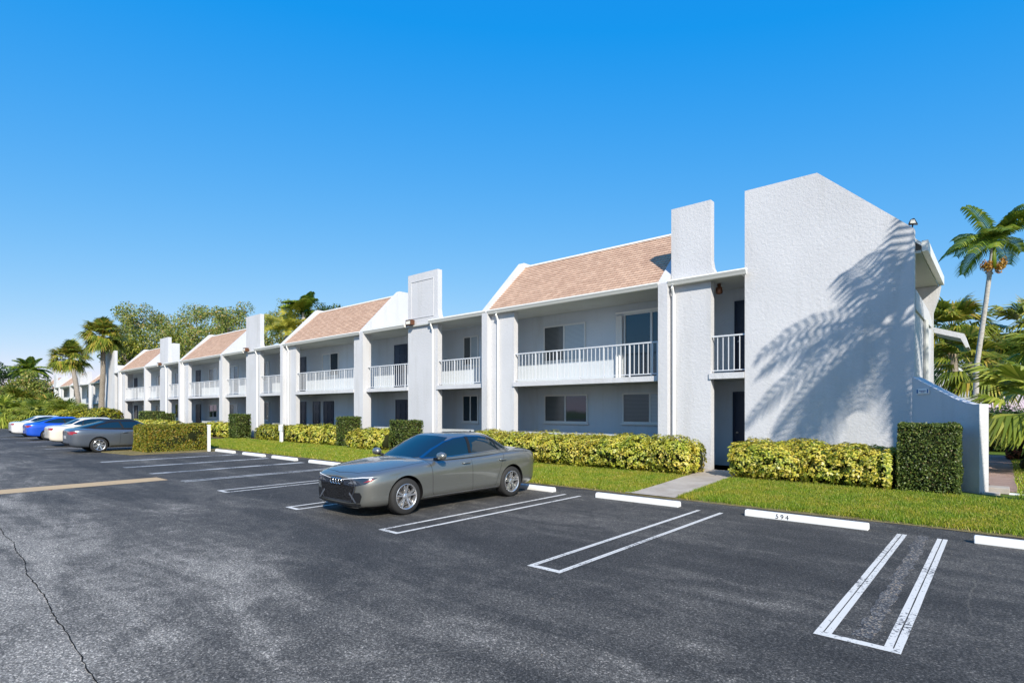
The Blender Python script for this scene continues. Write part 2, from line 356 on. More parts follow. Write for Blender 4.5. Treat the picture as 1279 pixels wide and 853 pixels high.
# ------------------------------------------------------------------ grass blades
def grass(name, x0, x1, y0, y1, n, h0, h1, w, excl=None, dz=0):
    P = np.column_stack([rng.uniform(x0, x1, n), rng.uniform(y0, y1, n)])
    if excl is not None: P = P[~excl(P)]
    n = len(P); z = np.minimum(.15, .012+np.maximum(0, P[:,1]-LE)*.045)+dz
    a = rng.uniform(0, 2*np.pi, n); h = rng.uniform(h0, h1, n); lean = rng.normal(0, .35, (n, 2))*h[:,None]
    d = np.column_stack([np.cos(a), np.sin(a)])*w/2*rng.uniform(.7, 1.3, n)[:,None]
    V = np.zeros((n, 4, 3)); V[:,0,:2] = P-d; V[:,1,:2] = P+d; V[:,2,:2] = P+lean+d*.35; V[:,3,:2] = P+lean-d*.35
    V[:,0,2] = V[:,1,2] = z-.005; V[:,2,2] = V[:,3,2] = z+h
    return tag(np_mesh(name, V.reshape(-1, 3), np.arange(4*n).reshape(-1, 4), M['grass']), kind='stuff')
pathx = lambda P: ((P[:,0] > -6.0) & (P[:,0] < -4.97)) | (rng.random(len(P)) < np.clip((P[:,1]-13.35)*2.2, 0, 1)) | (rng.random(len(P)) < np.clip((LE+.15-P[:,1])*5, 0, .9))
g = grass('grass', -8.2, 1.6, LE-.03, 13.9, 190000, .03, .075, .011, pathx); tag(g, 'green mown grass strip between the parking stalls and the white building', 'grass')
g = grass('grass', -16, -8.2, LE-.03, 13.9, 90000, .035, .08, .015, lambda P: rng.random(len(P)) < np.clip((P[:,1]-13.3)*2.2, 0, 1)); tag(g, 'green mown grass strip behind the grey sedan', 'grass')
g = grass('grass', -34, -16, LE-.03, 14.4, 90000, .04, .085, .024, lambda P: rng.random(len(P)) < np.clip((P[:,1]-13.6)*2.2, 0, 1)); tag(g, 'green mown grass strip left of the grey sedan before the galleries', 'grass')
g = grass('grass', .25, 9, 13.9, 27, 60000, .04, .09, .025); tag(g, 'mown grass right of the building beyond the white kerb', 'grass')

# ------------------------------------------------------------------ foliage
def litter(name, label, n, x0, x1, y0, y1, size, seed, fall=1.2):
    r = np.random.default_rng(seed); x = r.uniform(x0, x1, n); y = y1-np.minimum(r.exponential(fall, n), y1-y0); a = r.uniform(0, 6.28, n); sz = size*r.uniform(.5, 1.3, n)
    c = np.column_stack([x, y, .006+r.uniform(0, .006, n)]); t = np.column_stack([np.cos(a), np.sin(a), r.uniform(-.1, .15, n)]); q = np.column_stack([-np.sin(a), np.cos(a), r.uniform(-.1, .1, n)])
    V = np.stack([c-t*sz[:,None], c+q*sz[:,None]*.45, c+t*sz[:,None], c-q*sz[:,None]*.45], 1).reshape(-1, 3)
    V[:,2] = np.maximum(V[:,2], .0055); tag(np_mesh(name, V, np.arange(len(V)).reshape(-1, 4), M['dead']), label, 'leaves', kind='stuff')
litter('leaf_litter', 'scattered dry leaves and grit along the asphalt edge of the lawn', 900, -30, 5, 8.5, 10.72, .018, 3, .35)
litter('leaf_litter', 'few dry specks lying on the open asphalt', 260, -16, 5, 1.5, 9.6, .012, 4, 5.)
def leaf_quads(C, N, size, asp=.5, jitter=.6, droop=0.):
    """leaf-shaped quads at C with normals near N"""
    n = len(C); N = N + rng.normal(0, jitter, (n, 3)); N /= np.linalg.norm(N, axis=1)[:,None]+1e-9
    t = rng.normal(0, 1, (n, 3)); t -= (t*N).sum(1)[:,None]*N; t /= np.linalg.norm(t, axis=1)[:,None]+1e-9
    s = np.cross(N, t); L = (size*rng.uniform(.7, 1.3, n))[:,None]; W = L*asp
    V = np.stack([C-t*L*.5, C+s*W*.5, C+t*L*.5-N*L*.12, C-s*W*.5], 1); return V.reshape(-1, 3)
def vnoise(P, f, seed=0):
    r = np.random.default_rng(seed+11); out = np.zeros(len(P))
    for _ in range(5):
        k = r.normal(0, 1, 3)*f; out += np.sin(P@k+r.uniform(0, 6.28))
    return out/5
def hedge_box(name, x0, x1, y0, y1, z1, m, n, size, label, cat='hedge', seed=1, group=None, rough=.05, ang=0., z0=None, nobot=True):
    z0 = lawn_z(y0)-.02 if z0 is None else z0
    cx, cy = (x0+x1)/2, (y0+y1)/2; hx, hy, hz = (x1-x0)/2, (y1-y0)/2, (z1-z0)/2
    area = np.array([hy*hz, hy*hz, hx*hz, hx*hz, hx*hy]); pr = area/area.sum(); f = rng.choice(5, n, p=pr)
    U = rng.uniform(-1, 1, (n, 3)); N = np.zeros((n, 3))
    for k, (ax, sg) in enumerate([(0,1),(0,-1),(1,1),(1,-1),(2,1)]):
        q = f == k; U[q, ax] = sg; N[q, ax] = sg
    dep = rng.exponential(.05, n)
    P = U*np.array([hx, hy, hz]); 
    # rounded edges
    Pc = np.sign(P)*np.maximum(np.abs(P), 0); 
    for ax, h in ((0, hx), (1, hy), (2, hz)): P[:,ax] = np.clip(P[:,ax], -h, h)
    bumpy = vnoise(P+cx, 5., seed)*rough*.6+vnoise(P, 13., seed+3)*rough*.5
    corner = np.sort(np.abs(P)/np.array([hx, hy, hz]), axis=1)[:,1]; P *= (1-.05*np.clip((corner-.88)/.12, 0, 1)**2)[:,None]
    P += N*(bumpy-dep)[:,None]
    P += np.array([0, 0, (z0+z1)/2]); V = leaf_quads(P, N, size, .55, .65)
    F = np.arange(len(V)).reshape(-1, 4)
    i = .07; core = MB().box(-hx+i, hx-i, -hy+i, hy-i, z0, z1-i); nv = len(V)
    V = np.vstack([V, np.array(core.v)]); F2 = np.array(core.f)+nv
    o = np_mesh(name, V, np.vstack([F, F2]), [m, M['core']], None, [0]*len(F)+[1]*6)
    o.location = (cx, cy, 0); o.rotation_euler.z = ang; tag(o, label, cat, group); return o
def bush(name, x0, x1, y0, y1, h, m, n, size, label, cat='bush', seed=3, group=None, blob=.45, square=.0):
    """row of leafy lobes; each cluster is a rosette of leaves"""
    r = np.random.default_rng(seed); L = x1-x0; nb = max(2, int(L/blob*1.6)); cs = []
    for i in range(nb):
        for q in range(2):
            cs.append((x0+L*(i+.5)/nb+r.uniform(-.1, .1), y0+(y1-y0)*(.28+.44*q)+r.uniform(-.08, .08), h*r.uniform(.80, 1.02), blob*r.uniform(.85, 1.15)))
    cs = np.array(cs); k = rng.choice(len(cs), n); d = rng.normal(0, 1, (n, 3)); d[:,2] = np.abs(d[:,2])*.9-.05*0; 
    low = rng.random(n) < .35; d[low, 2] *= -1
    d /= np.linalg.norm(d, axis=1)[:,None]; c = cs[k]; zb = lawn_z((y0+y1)/2)
    hh = c[:,2]; rv = hh*.5; C = np.column_stack([c[:,0], c[:,1], zb+hh-rv]); rad = np.column_stack([c[:,3], np.minimum(c[:,3], (y1-y0)*.45), rv])
    dep = rng.exponential(.09, n); sq = np.sign(d)*np.abs(d)**.75
    P = C+sq*rad*(1-dep)[:,None]*(1+.10*vnoise(C+d, 6, seed))[:,None]
    # reject those inside other lobes a little
    ax = np.clip(P[:,0], x0, x1); P[:,0] = ax*.85+P[:,0]*.15; P[:,2] = np.maximum(P[:,2], zb+.03)
    nl = 5; base = np.repeat(P, nl, 0); Nn = np.repeat(d, nl, 0)+np.array([0, 0, .35]); Nn /= np.linalg.norm(Nn, axis=1)[:,None]
    t = rng.normal(0, 1, base.shape); t -= (t*Nn).sum(1)[:,None]*Nn; t /= np.linalg.norm(t, axis=1)[:,None]
    tip = t*.92+Nn*.35; s = np.cross(Nn, t); LL = size*rng.uniform(.75, 1.25, len(base))[:,None]
    V = np.stack([base, base+tip*LL*.55+s*LL*.22, base+tip*LL-Nn*LL*.18, base+tip*LL*.55-s*LL*.22], 1).reshape(-1, 3)
    F = np.arange(len(V)).reshape(-1, 4)
    i = .12; core = MB(); 
    for cxx, cyy, h_, r_ in cs:
        kx, ky, kz = r_*.62, min(r_, (y1-y0)*.45)*.62, h_*.40; vv = []; ff = []
        zc = zb+h_*.45
        core.lathe([(0.001, zc-kz*1.1), (kx*.8, zc-kz*.7), (kx, zc), (kx*.8, zc+kz*.7), (.001, zc+kz)], 'z', 8, (cxx, cyy, 0))
    nv = len(V); V = np.vstack([V, np.array(core.v)]); F2 = np.array(core.f)+nv
    o = np_mesh(name, V, np.vstack([F, F2]), [m, M['core']], None, [0]*len(F)+[1]*len(F2)); tag(o, label, cat, group); return o
HG = 'clipped hedges along the building'; BG = 'yellow leaved shrubs along the building'
# long yellow hedge (right), its neighbours to the left
bush('yellow_hedge', -13.9, -5.95, 13.35, 14.55, 1.02, M['croton'], 22000, .070, 'long yellow variegated hedge running behind the grey sedan up to the path', 'hedge', 5, BG, .42)
bush('yellow_shrub', -4.95, -1.78, 13.75, 14.85, .98, M['croton'], 10500, .078, 'yellow variegated shrub under the palm shadow on the big end wall', 'bush', 8, BG, .46)
hedge_box('box_hedge', -1.62, -.60, 13.7, 14.42, 1.55, M['hedge'], 17000, .042, 'large dark green square hedge in front of the sloping wing wall', 'hedge', 2, HG)
hedge_box('box_hedge', -18.6, -17.45, 13.6, 14.5, 1.42, M['hedge'], 6500, .06, 'square green hedge by the chimney behind the windscreen of the grey sedan', 'hedge', 4, HG)
bush('yellow_shrub', -21.3, -18.85, 13.4, 14.3, .92, M['croton'], 3000, .10, 'compact yellow shrub just left of the grey sedan windscreen between two square hedges', 'bush', 12, BG, .45)
hedge_box('box_hedge', -22.72, -21.95, 13.7, 14.6, 1.52, M['hedge'], 5200, .065, 'tall narrow green hedge with yellow shrubs on both its sides', 'hedge', 6, HG)
bush('yellow_shrub', -27.4, -22.9, 13.8, 14.7, .98, M['croton'], 5200, .11, 'wide yellow shrub below the middle gallery, right of the short white sign post', 'bush', 15, BG, .5)
bush('green_yellow_hedge', -31.4, -27.7, 14.0, 14.7, .92, M['croton2'], 3800, .10, 'low green and yellow hedge left of the short white sign post', 'hedge', 16, BG, .42)
hedge_box('box_hedge', -34.0, -32.9, 13.5, 14.4, 1.6, M['hedge'], 4800, .075, 'square green hedge at the second chimney, right of the thin white post', 'hedge', 9, HG)
bush('yellow_shrub', -39, -34.9, 13.8, 14.7, .95, M['croton'], 2400, .14, 'small yellow shrub just right of the thin white post', 'bush', 18, BG, .5)
hedge_box('box_hedge', -51.5, -48.2, 13.6, 14.6, 1.75, M['hedge'], 3600, .10, 'square green hedge rising behind the big hedge beside the silver coupe', 'hedge', 10, HG)
hedge_box('box_hedge', -46.9, -46.1, 13.6, 14.6, 1.6, M['hedge'], 1800, .10, 'narrow green hedge peeping over the big hedge near the third chimney', 'hedge', 11, HG)
bush('yellow_hedge', -56, -41, 12.2, 13.4, 1.05, M['croton'], 5000, .16, 'distant yellow hedge visible above the big hedge', 'hedge', 21, BG, .6)
# island with big hedge
tag(MB().prism([(-30.0,6.2),(-26.3,6.7),(-26.0,10.7),(-30.0,10.7)], 0, .03, 'z').build('hedge_island', M['drygrass']), kind='structure')
hedge_box('big_hedge', -28.8, -26.9, 7.4, 9.9, 1.16, M['hedge2'], 36000, .055, 'broad green and gold hedge on the island beside the silver coupe', 'hedge', 13, None, .12)
hb = hedge_box('big_hedge_top', -1, 1, -1, 1, 1, M['croton'], 10, .05, 'x'); bpy.data.objects.remove(hb)

def tree_mesh(h, rx, rz, n, size, m, seed, trunk=.25, clumps=40, base=.35, parent=None, bm_=None, loose=.32):
    """crown of leaf clumps on limbs"""
    r = np.random.default_rng(seed); cz = h-rz; C = []
    while len(C) < clumps:
        d = r.normal(0, 1, 3); d /= np.linalg.norm(d); q = r.uniform(.45, 1.)
        if d[2] < -.55: continue
        C.append((d[0]*rx*q, d[1]*rx*q, cz+d[2]*rz*q))
    C = np.array(C); cr = r.uniform(.14, loose, clumps)*rx
    k = r.choice(clumps, n, p=cr**2/(cr**2).sum()); d = rng.normal(0, 1, (n, 3)); d /= np.linalg.norm(d, axis=1)[:,None]
    P = C[k]+d*(cr[k]*rng.uniform(.35, 1.1, n)**.6)[:,None]*np.array([1, 1, .72])
    V = leaf_quads(P, d+np.array([0, 0, .5]), size, .6, .7); o = np_mesh('crown', V, np.arange(len(V)).reshape(-1, 4), m, parent)
    b = MB(); hb = h*base; b.tube([(0,0,-.1), (.1*trunk,.1,hb*.5), (0,0,hb)], [trunk*1.25, trunk, trunk*.85], 9)
    for i in range(clumps):
        if i % 2: continue
        e = Vector(C[i]); mid = Vector((e.x*.45, e.y*.45, hb+(e.z-hb)*.35)); s0 = Vector((0, 0, hb*r.uniform(.8, 1.)))
        b.tube([s0, mid, mid.lerp(e, .6)+Vector(r.normal(0, .15, 3)), e], [trunk*.5, trunk*.28, trunk*.15, trunk*.06], 5)
    b.build('trunk', bm_ or M['bark'], parent, True)
def tree(x, y, h, rx, rz, n, size, m, seed, label, **kw):
    e = empty('tree', (x, y, 0), 0, label=label, cat='tree', group='trees behind the buildings'); tree_mesh(h, rx, rz, n, size, m, seed, parent=e, **kw); return e

def fan_leaf(V, F, base, dirv, pet, rad, nseg=18, droop=.35, spread=2.4, up=Vector((0,0,1))):
    d = dirv.normalized(); s = d.cross(up)
    if s.length < .05: s = Vector((1, 0, 0))
    s.normalize(); nrm = s.cross(d).normalized(); c = base+d*pet-Vector((0, 0, 1))*pet*.08*0
    w = .012*2; i = len(V)
    V += [base-s*w, base+s*w, c+s*w*.6, c-s*w*.6]; F.append((i, i+1, i+2, i+3))
    for k in range(nseg):
        a = (k/(nseg-1)-.5)*spread; L = rad*(1-.28*abs(a/spread*2)**2)*random.uniform(.92, 1.05)
        t = (d*math.cos(a)+s*math.sin(a)); fold = nrm*(.10*L*(1 if k % 2 else -1))*.25
        m1 = c+t*L*.55+nrm*.06*L*math.cos(a)+fold; e = c+t*L-Vector((0, 0, 1))*droop*L*random.uniform(.6, 1.3)+nrm*.02
        q = nrm.cross(t).normalized()*rad*.055; i = len(V)
        V += [c-q*.25, c+q*.25, m1+q, m1-q, e+q*.12, e-q*.12]; F += [(i, i+1, i+2, i+3), (i+3, i+2, i+4, i+5)]
def fan_palm(name, x, y, path, r0, nleaf, pet, rad, m, label, cat='palm tree', tb=None, group=None, dead=6, lo=-.75, nseg=18, seed=0, stems=None):
    random.seed(seed+40); e = empty(name, (x, y, 0), 0, label=label, cat=cat, group=group)
    top = Vector(path[-1]); V = []; F = []
    for i in range(nleaf):
        el = math.asin(max(-1, min(1, random.uniform(lo, 1.)))); az = i*2.39996+random.uniform(-.2, .2)
        d = Vector((math.cos(az)*math.cos(el), math.sin(az)*math.cos(el), math.sin(el)))
        dr = .28+.5*max(0, .4-el)*.5
        fan_leaf(V, F, top+Vector((0, 0, random.uniform(-.3, .15)))*rad, d, pet*random.uniform(.8, 1.15), rad*random.uniform(.85, 1.1), nseg, dr)
    np_mesh('crown', np.array([tuple(v) for v in V]), np.array(F), m, e)
    if dead:
        V = []; F = []
        for i in range(dead):
            az = random.uniform(0, 6.28); d = Vector((math.cos(az)*.5, math.sin(az)*.5, -.85)); fan_leaf(V, F, top-Vector((0,0,.15)), d, pet*.6, rad*.7, 10, .3, 1.6)
        np_mesh('dead_fronds', np.array([tuple(v) for v in V]), np.array(F), M['dead'], e)
    n = len(path); b = MB(); 
    P = []; RR = []
    for i in range(n-1):
        for t in np.linspace(0, 1, 8)[:-1]: P.append(Vector(path[i]).lerp(Vector(path[i+1]), t)); RR.append(r0*(1.15-.3*(i+t)/(n-1))*random.uniform(.94, 1.06))
    P.append(top); RR.append(r0*.9); b.tube(P, RR, 10); b.build('trunk', tb or M['palmbark'], e, True); return e
def feather(V, F, base, d0, L, n=34, ll=.5, droop=1.1, w=.035):
    """arching pinnate frond"""
    d = Vector(d0).normalized(); p = Vector(base); st = L/n; pts = [p.copy()]; ds = [d.copy()]
    for i in range(n):
        d = (d+Vector((0, 0, -1))*droop/n*(.5+i/n)).normalized(); p = p+d*st; pts.append(p.copy()); ds.append(d.copy())
    for i in range(n):
        s = ds[i].cross(Vector((0, 0, 1))); s = s.normalized() if s.length > .03 else Vector((1, 0, 0)); u = s.cross(ds[i])
        k = len(V); ww = .018*(1-i/n)+.004; V += [pts[i]-s*ww, pts[i]+s*ww, pts[i+1]+s*ww, pts[i+1]-s*ww]; F.append((k, k+1, k+2, k+3))
        if i < 3: continue
        l = ll*math.sin(math.pi*(.12+.83*i/n))**.7*random.uniform(.85, 1.1)
        for sg in (1, -1):
            t = (s*sg+ds[i]*.55+u*.18).normalized(); b0 = pts[i]; m1 = b0+t*l*.5; e = b0+t*l*.92-Vector((0, 0, 1))*l*.40; q = ds[i]*w*.5; k = len(V)
            V += [b0-q*.6, b0+q*.6, m1+q, m1-q, e+q*.15, e-q*.15]; F += [(k, k+1, k+2, k+3), (k+3, k+2, k+4, k+5)]
def feather_palm(name, x, y, path, r0, nf, L, m, label, ll=.5, droop=1.2, seed=0, tb=None, group=None, lo=-.25, seeds=False, cat='palm tree', w=.05, nn=30):
    random.seed(seed+90); e = empty(name, (x, y, 0), 0, label=label, cat=cat, group=group); top = Vector(path[-1]); V = []; F = []
    for i in range(nf):
        el = math.asin(random.uniform(lo, .95)); az = i*2.39996+random.uniform(-.25, .25)
        d = Vector((math.cos(az)*math.cos(el), math.sin(az)*math.cos(el), math.sin(el)+.25)); feather(V, F, top, d, L*random.uniform(.85, 1.1), nn, ll, droop*random.uniform(.8, 1.25), w)
    np_mesh('crown', np.array([tuple(v) for v in V]), np.array(F), m, e)
    b = MB(); P = []; RR = []; n = len(path)
    for i in range(n-1):
        for t in np.linspace(0, 1, 8)[:-1]: P.append(Vector(path[i]).lerp(Vector(path[i+1]), t)); RR.append(r0*(1.2-.35*(i+t)/(n-1)))
    P.append(top); RR.append(r0*.8); b.tube(P, RR, 10); b.build('trunk', tb or M['palebark'], e, True)
    if seeds:
        for q in range(6):
            c = np.array((math.cos(q*1.05)*.28, math.sin(q*1.05)*.28, -.80-.1*(q % 3)))+np.array(top); d = np.clip(rng.normal(0, .06, (110, 3)), -.11, .11); d[:,2] *= 1.7
            V2 = leaf_quads(c+d, d, .13, .3, .8); np_mesh('seed_cluster', V2, np.arange(len(V2)).reshape(-1, 4), M['orange'], e)
        b = MB(); b.tube([top-Vector((0, 0, .95)), top-Vector((0, 0, .1))], [.1, .075], 8); b.build('crownshaft', M['feather'], e, True)
    return e

# ------------------------------------------------------------------ building
YF = 15.3; YB = 16.8; ZS = 2.83; ZE = 5.40; RZ = 7.58; RY = 17.35
def railing(root, x0, x1, y):
    b = MB(); L = x1-x0; b.box(x0, x1, y, y+.05, ZS+1.0, ZS+1.04); b.box(x0, x1, y+.01, y+.04, ZS+.06, ZS+.085)
    n = max(3, int(round(L/.158)))
    for i in range(1, n):
        x = x0+L*i/n; big = i % 6 == 0; w = .020 if big else .010; b.box(x-w, x+w, y+.025-w, y+.025+w, ZS if big else ZS+.085, ZS+1.0)
    b.build('railing', M['rail'], root)
def window(root, x0, x1, z0, z1, y, left='glass', right='glass', sill=True):
    f = MB(); t = .055; yo = y-.045
    f.box(x0-t, x1+t, yo, y+.01, z1, z1+t); f.box(x0-t, x1+t, yo, y+.01, z0-t, z0); f.box(x0-t, x0, yo, y+.01, z0, z1); f.box(x1, x1+t, yo, y+.01, z0, z1)
    xm = (x0+x1)/2; f.box(xm-.03, xm+.03, yo+.008, y+.01, z0, z1)
    if sill: f.box(x0-.1, x1+.1, yo-.04, y+.01, z0-t-.05, z0-t-.002)
    w = f.build('window', M['frame'], root)
    for a, c, mt in ((x0, xm-.03, left), (xm+.03, x1, right)): MB().box(a, c, y-.022, y-.005, z0, z1).build('pane', M[mt], w)
def door(root, x0, x1, z0, h, y, flip=False):
    b = MB(); b.box(x0, x1, y-.035, y-.004, z0, z0+h); w = x1-x0
    for cx in (.28, .72):
        for a, c in ((.06,.36), (.42,.72), (.78,.93)):
            b.box(x0+w*(cx-.15), x0+w*(cx+.15), y-.047, y-.0352, z0+h*a, z0+h*c)
    d = b.build('door', M['door'], root)
    f = MB(); t = .05; f.box(x0-t, x0-.002, y-.05, y+.005, z0, z0+h+t); f.box(x1+.002, x1+t, y-.05, y+.005, z0, z0+h+t); f.box(x0-.002, x1+.002, y-.05, y+.005, z0+h+.003, z0+h+t); f.build('door_frame', M['door'], d)
    hx = x0+.09 if flip else x1-.09; q = MB(); q.tube([(hx, y-.04, z0+1.0), (hx, y-.10, z0+1.0)], .028, 8); q.build('handle', M['metal'], d)
def roof(root, x0, x1):
    slope = math.hypot(RY-15.1, RZ-5.5); n = 21; u = Vector((0, RY-15.1, RZ-5.5)).normalized(); nn = Vector((0, -u.z, u.y))
    me = bpy.data.meshes.new('roof'); vs = []; fs = []; uvs = []
    p0 = Vector((0, 15.1, 5.5)); st = slope/n
    for i in range(n):
        a = p0+u*st*i+nn*.022; c = p0+u*st*(i+1)+nn*.002; lo = p0+u*st*i-nn*.004; k = len(vs)
        vs += [(x0, *lo[1:]), (x1, *lo[1:]), (x0, *a[1:]), (x1, *a[1:]), (x0, *c[1:]), (x1, *c[1:])]
        fs += [(k, k+1, k+3, k+2), (k+2, k+3, k+5, k+4)]; v0 = .145*i+.07
        uvs += [(x0, v0-.01), (x1, v0-.01), (x1, v0), (x0, v0), (x0, v0), (x1, v0), (x1, v0+.07), (x0, v0+.07)]
    k = len(vs); vs += [(x0, RY+.1, RZ-.005), (x1, RY+.1, RZ-.005), (x0, RY+.3, 5.5), (x1, RY+.3, 5.5)]; fs.append((k, k+1, k+3, k+2)); uvs += [(x0, 9), (x1, 9), (x1, 14), (x0, 14)]
    me.from_pydata(vs, [], fs); me.materials.append(M['tiles']); L = me.uv_layers.new(name='UVMap')
    for i, q in enumerate(uvs): L.data[i].uv = q
    o = link('roof', me, root)
    MB().box(x0, x1, RY-.06, RY+.1, RZ-.01, RZ+.05).build('ridge_cap', M['trim'], o)
def gutter(root, x0, x1, y=15.06, z=ZE):
    b = MB(); P = [(y+.13, z+.135), (y, z+.135), (y-.012, z+.12), (y, z+.10), (y+.03, z+.05), (y+.05, z+.01), (y+.07, z), (y+.13, z)]
    b.prism(P, x0, x1, 'x'); b.box(x0, x1, y+.02, y+.16, z+.136, z+.16); b.build('gutter', M['gutter'], root)
def downspout(root, x, y=15.28):
    b = MB(); b.tube([(x+.02, 15.12, ZE+.02), (x, 15.12, ZE-.06), (x, y-.05, ZE-.28), (x, y-.05, .18)], .042, 6); b.build('downspout', M['trim'], root)
def fin(root, x0, x1, para=True):
    """party wall across the galleries with the sloping parapet above the roof"""
    yo = 15.08
    MB().prism([(yo,.1), (yo,5.52), (yo+.06,5.62), (RY-.12,RZ+.17), (RY+.42,RZ+.17), (RY+.42,5.62), (YF+.235,5.62), (YF+.235,.1)], x0, x1, 'x').build('party_wall', M['stucco'], root)
def chimney(root, x0, x1, panel=True, z1=7.66):
    c = MB(); c.prism([(x0,.1),(x1,.1),(x1,5.55),(x1+.12,5.60),(x1+.035,5.78),(x1,6.0),(x1,z1),(x0,z1)], YF, YF+.24, 'y')
    o = c.build('chimney_fin', M['stucco'], root)
    if panel:
        p = MB(); a, b_, z0, z2 = x0+.2, x1-.25, 5.75, z1-.3; t = .035
        p.box(a, b_, YF-.018, YF+.005, z2-t, z2); p.box(a, b_, YF-.018, YF+.005, z0, z0+t); p.box(a, a+t, YF-.018, YF+.005, z0+t, z2-t); p.box(b_-t, b_, YF-.018, YF+.005, z0+t, z2-t); p.build('moulding', M['stucco'], o)
def floodlight(root, x, z=5.55, y=YF):
    b = MB(); b.box(x-.18, x+.18, y-.28, y-.06, z-.08, z+.14); b.box(x-.06, x+.06, y-.06, y+.01, z-.05, z+.08); o = b.build('wall_light', M['bronze'], root, bevel=.01)
    MB().box(x-.14, x+.14, y-.285, y-.2805, z-.05, z+.08).build('lens', M['lampglass'], o)
def slab_edge(root, x0, x1): MB().box(x0, x1, YF-.04, YF+.26, ZS-.16, ZS).build('balcony_edge', M['stucco'], root)
def pier(root, x0, x1, z1=ZE): MB().box(x0, x1, YF, YF+.22, .1, z1).build('pier', M['stucco'], root)

def module(root, x, kind=0, first=False):
    """x = left edge of the wide roofed bay (5.7 m)"""
    fin(root, x-1.4, x-1.12); pier(root, x-1.12, x); downspout(root, x-.72)
    roof(root, x-1.1, x+6.45); gutter(root, x-1.1, x+6.48); slab_edge(root, x-.04, x+5.7); railing(root, x+.01, x+5.69, YF+.06)
    pier(root, x+5.7, x+6.5); fin(root, x+6.5, x+6.78)
    slab_edge(root, x+6.74, x+9.9); railing(root, x+6.79, x+9.89, YF+.06); gutter(root, x+6.8, x+9.9)
    chimney(root, x+9.9, x+11.85, kind == 0); floodlight(root, x+10.25)
    gutter(root, x+11.5, x+14.83); slab_edge(root, x+11.8, x+14.8); railing(root, x+11.86, x+14.8, YF+.06); downspout(root, x+11.62)
    MB().box(x+6.8, x+9.88, 15.24, 22, 5.54, 5.62).build('flat_roof', M['soffit'], root); MB().box(x+11.9, x+14.83, 15.24, 22, 5.54, 5.62).build('flat_roof', M['soffit'], root)
    # gallery doors and windows
    if kind == 0:
        door(root, x-2.57, x-1.7, ZS, 2.1, YB); window(root, x+.25, x+1.85, ZS+.95, ZS+2.13, YB, 'blind_light', 'glass')
        for a, c in ((-2.5, -1.7), (-.78, -.1), (.4, 1.35)): door(root, x+a, x+c, .15, 2.12, YB)
        door(root, x+7.0, x+7.9, ZS, 2.12, YB, True); door(root, x+7.1, x+7.95, .15, 2.12, YB, True)
        window(root, x+11.9, x+12.7, ZS+.95, ZS+2.1, YB, 'blind_dark', 'blind_light'); window(root, x+11.85, x+12.7, 1.35, 2.4, YB, 'glass', 'glass')
    else:
        door(root, x-2.7, x-1.9, ZS, 2.1, YB); window(root, x+0.0, x+1.4, ZS+.95, ZS+2.1, YB, 'blind_dark', 'blind_light')
        door(root, x-2.7, x-1.8, .15, 2.1, YB); window(root, x+.0, x+1.4, 1.3, 2.2, YB, 'glass', 'glass')
        window(root, x+3.8, x+5.1, ZS+.3, ZS+2.1, YB, 'blind_light', 'glass'); window(root, x+3.75, x+5.05, 1.3, 2.2, YB, 'blind_dark', 'blind_light')
        window(root, x+8.9, x+9.8, ZS+.9, ZS+2.1, YB, 'glass', 'blind_light'); window(root, x+8.85, x+9.8, 1.2, 2.3, YB, 'glass', 'blind_dark')
    q = MB(); q.lathe([(.001, ZS-.161), (.09, ZS-.165), (.11, ZS-.20), (.06, ZS-.25), (.001, ZS-.26)], 'z', 12, (x-.2, 16.3, 0)); q.build('ceiling_light', M['lampglass'], root, True)

def core(root, x0, x1):
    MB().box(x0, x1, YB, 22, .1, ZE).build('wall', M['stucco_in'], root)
    MB().box(x0, x1, YF+.26, YB-.002, ZS-.155, ZS-.005).build('gallery_floor', M['soffit'], root)
    MB().box(x0, x1, YF-.1, YB-.002, ZE+.001, ZE+.06).build('soffit', M['soffit'], root)
    MB().box(x0, x1, YF+.02, YB-.002, .0, .15).build('ground_slab', M['concrete'], root)

def make_building(x_mod, endL, name, label, right_end=True):
    root = empty(name, (0, 0, 0), 0, label=label, cat='building')
    core(root, endL+3.9, -5.2)
    for i, x in enumerate(x_mod): module(root, x, 0 if i == 0 else 1)
    # left end wall with its flared foot
    e = MB(); e.prism([(endL-.3,.1),(endL+3.95,.1),(endL+3.95,7.66),(endL+1.6,7.66),(endL,7.05),(endL,2.6),(endL-.3,2.2)], YF-.02, YF+.22, 'y'); e.build('end_wall', M['stucco'], root)
    e = MB(); e.prism([(endL-1.6,0),(endL-.3,0),(endL-.3,2.4),(endL-.7,1.9),(endL-1.2,1.7),(endL-1.6,1.65)], YF-.02, YF+.22, 'y'); e.build('wing_wall', M['stucco'], root)
    MB().box(endL+.3, endL+3.9, YF+.25, 22, .1, 5.6).build('end_block', M['stucco'], root)
    return root
B1 = make_building([-29.4, -45.65, -61.9], -69.2, 'apartment_building', 'long white two-storey apartment building with pink tiled roofs, railed galleries and tall end wall')
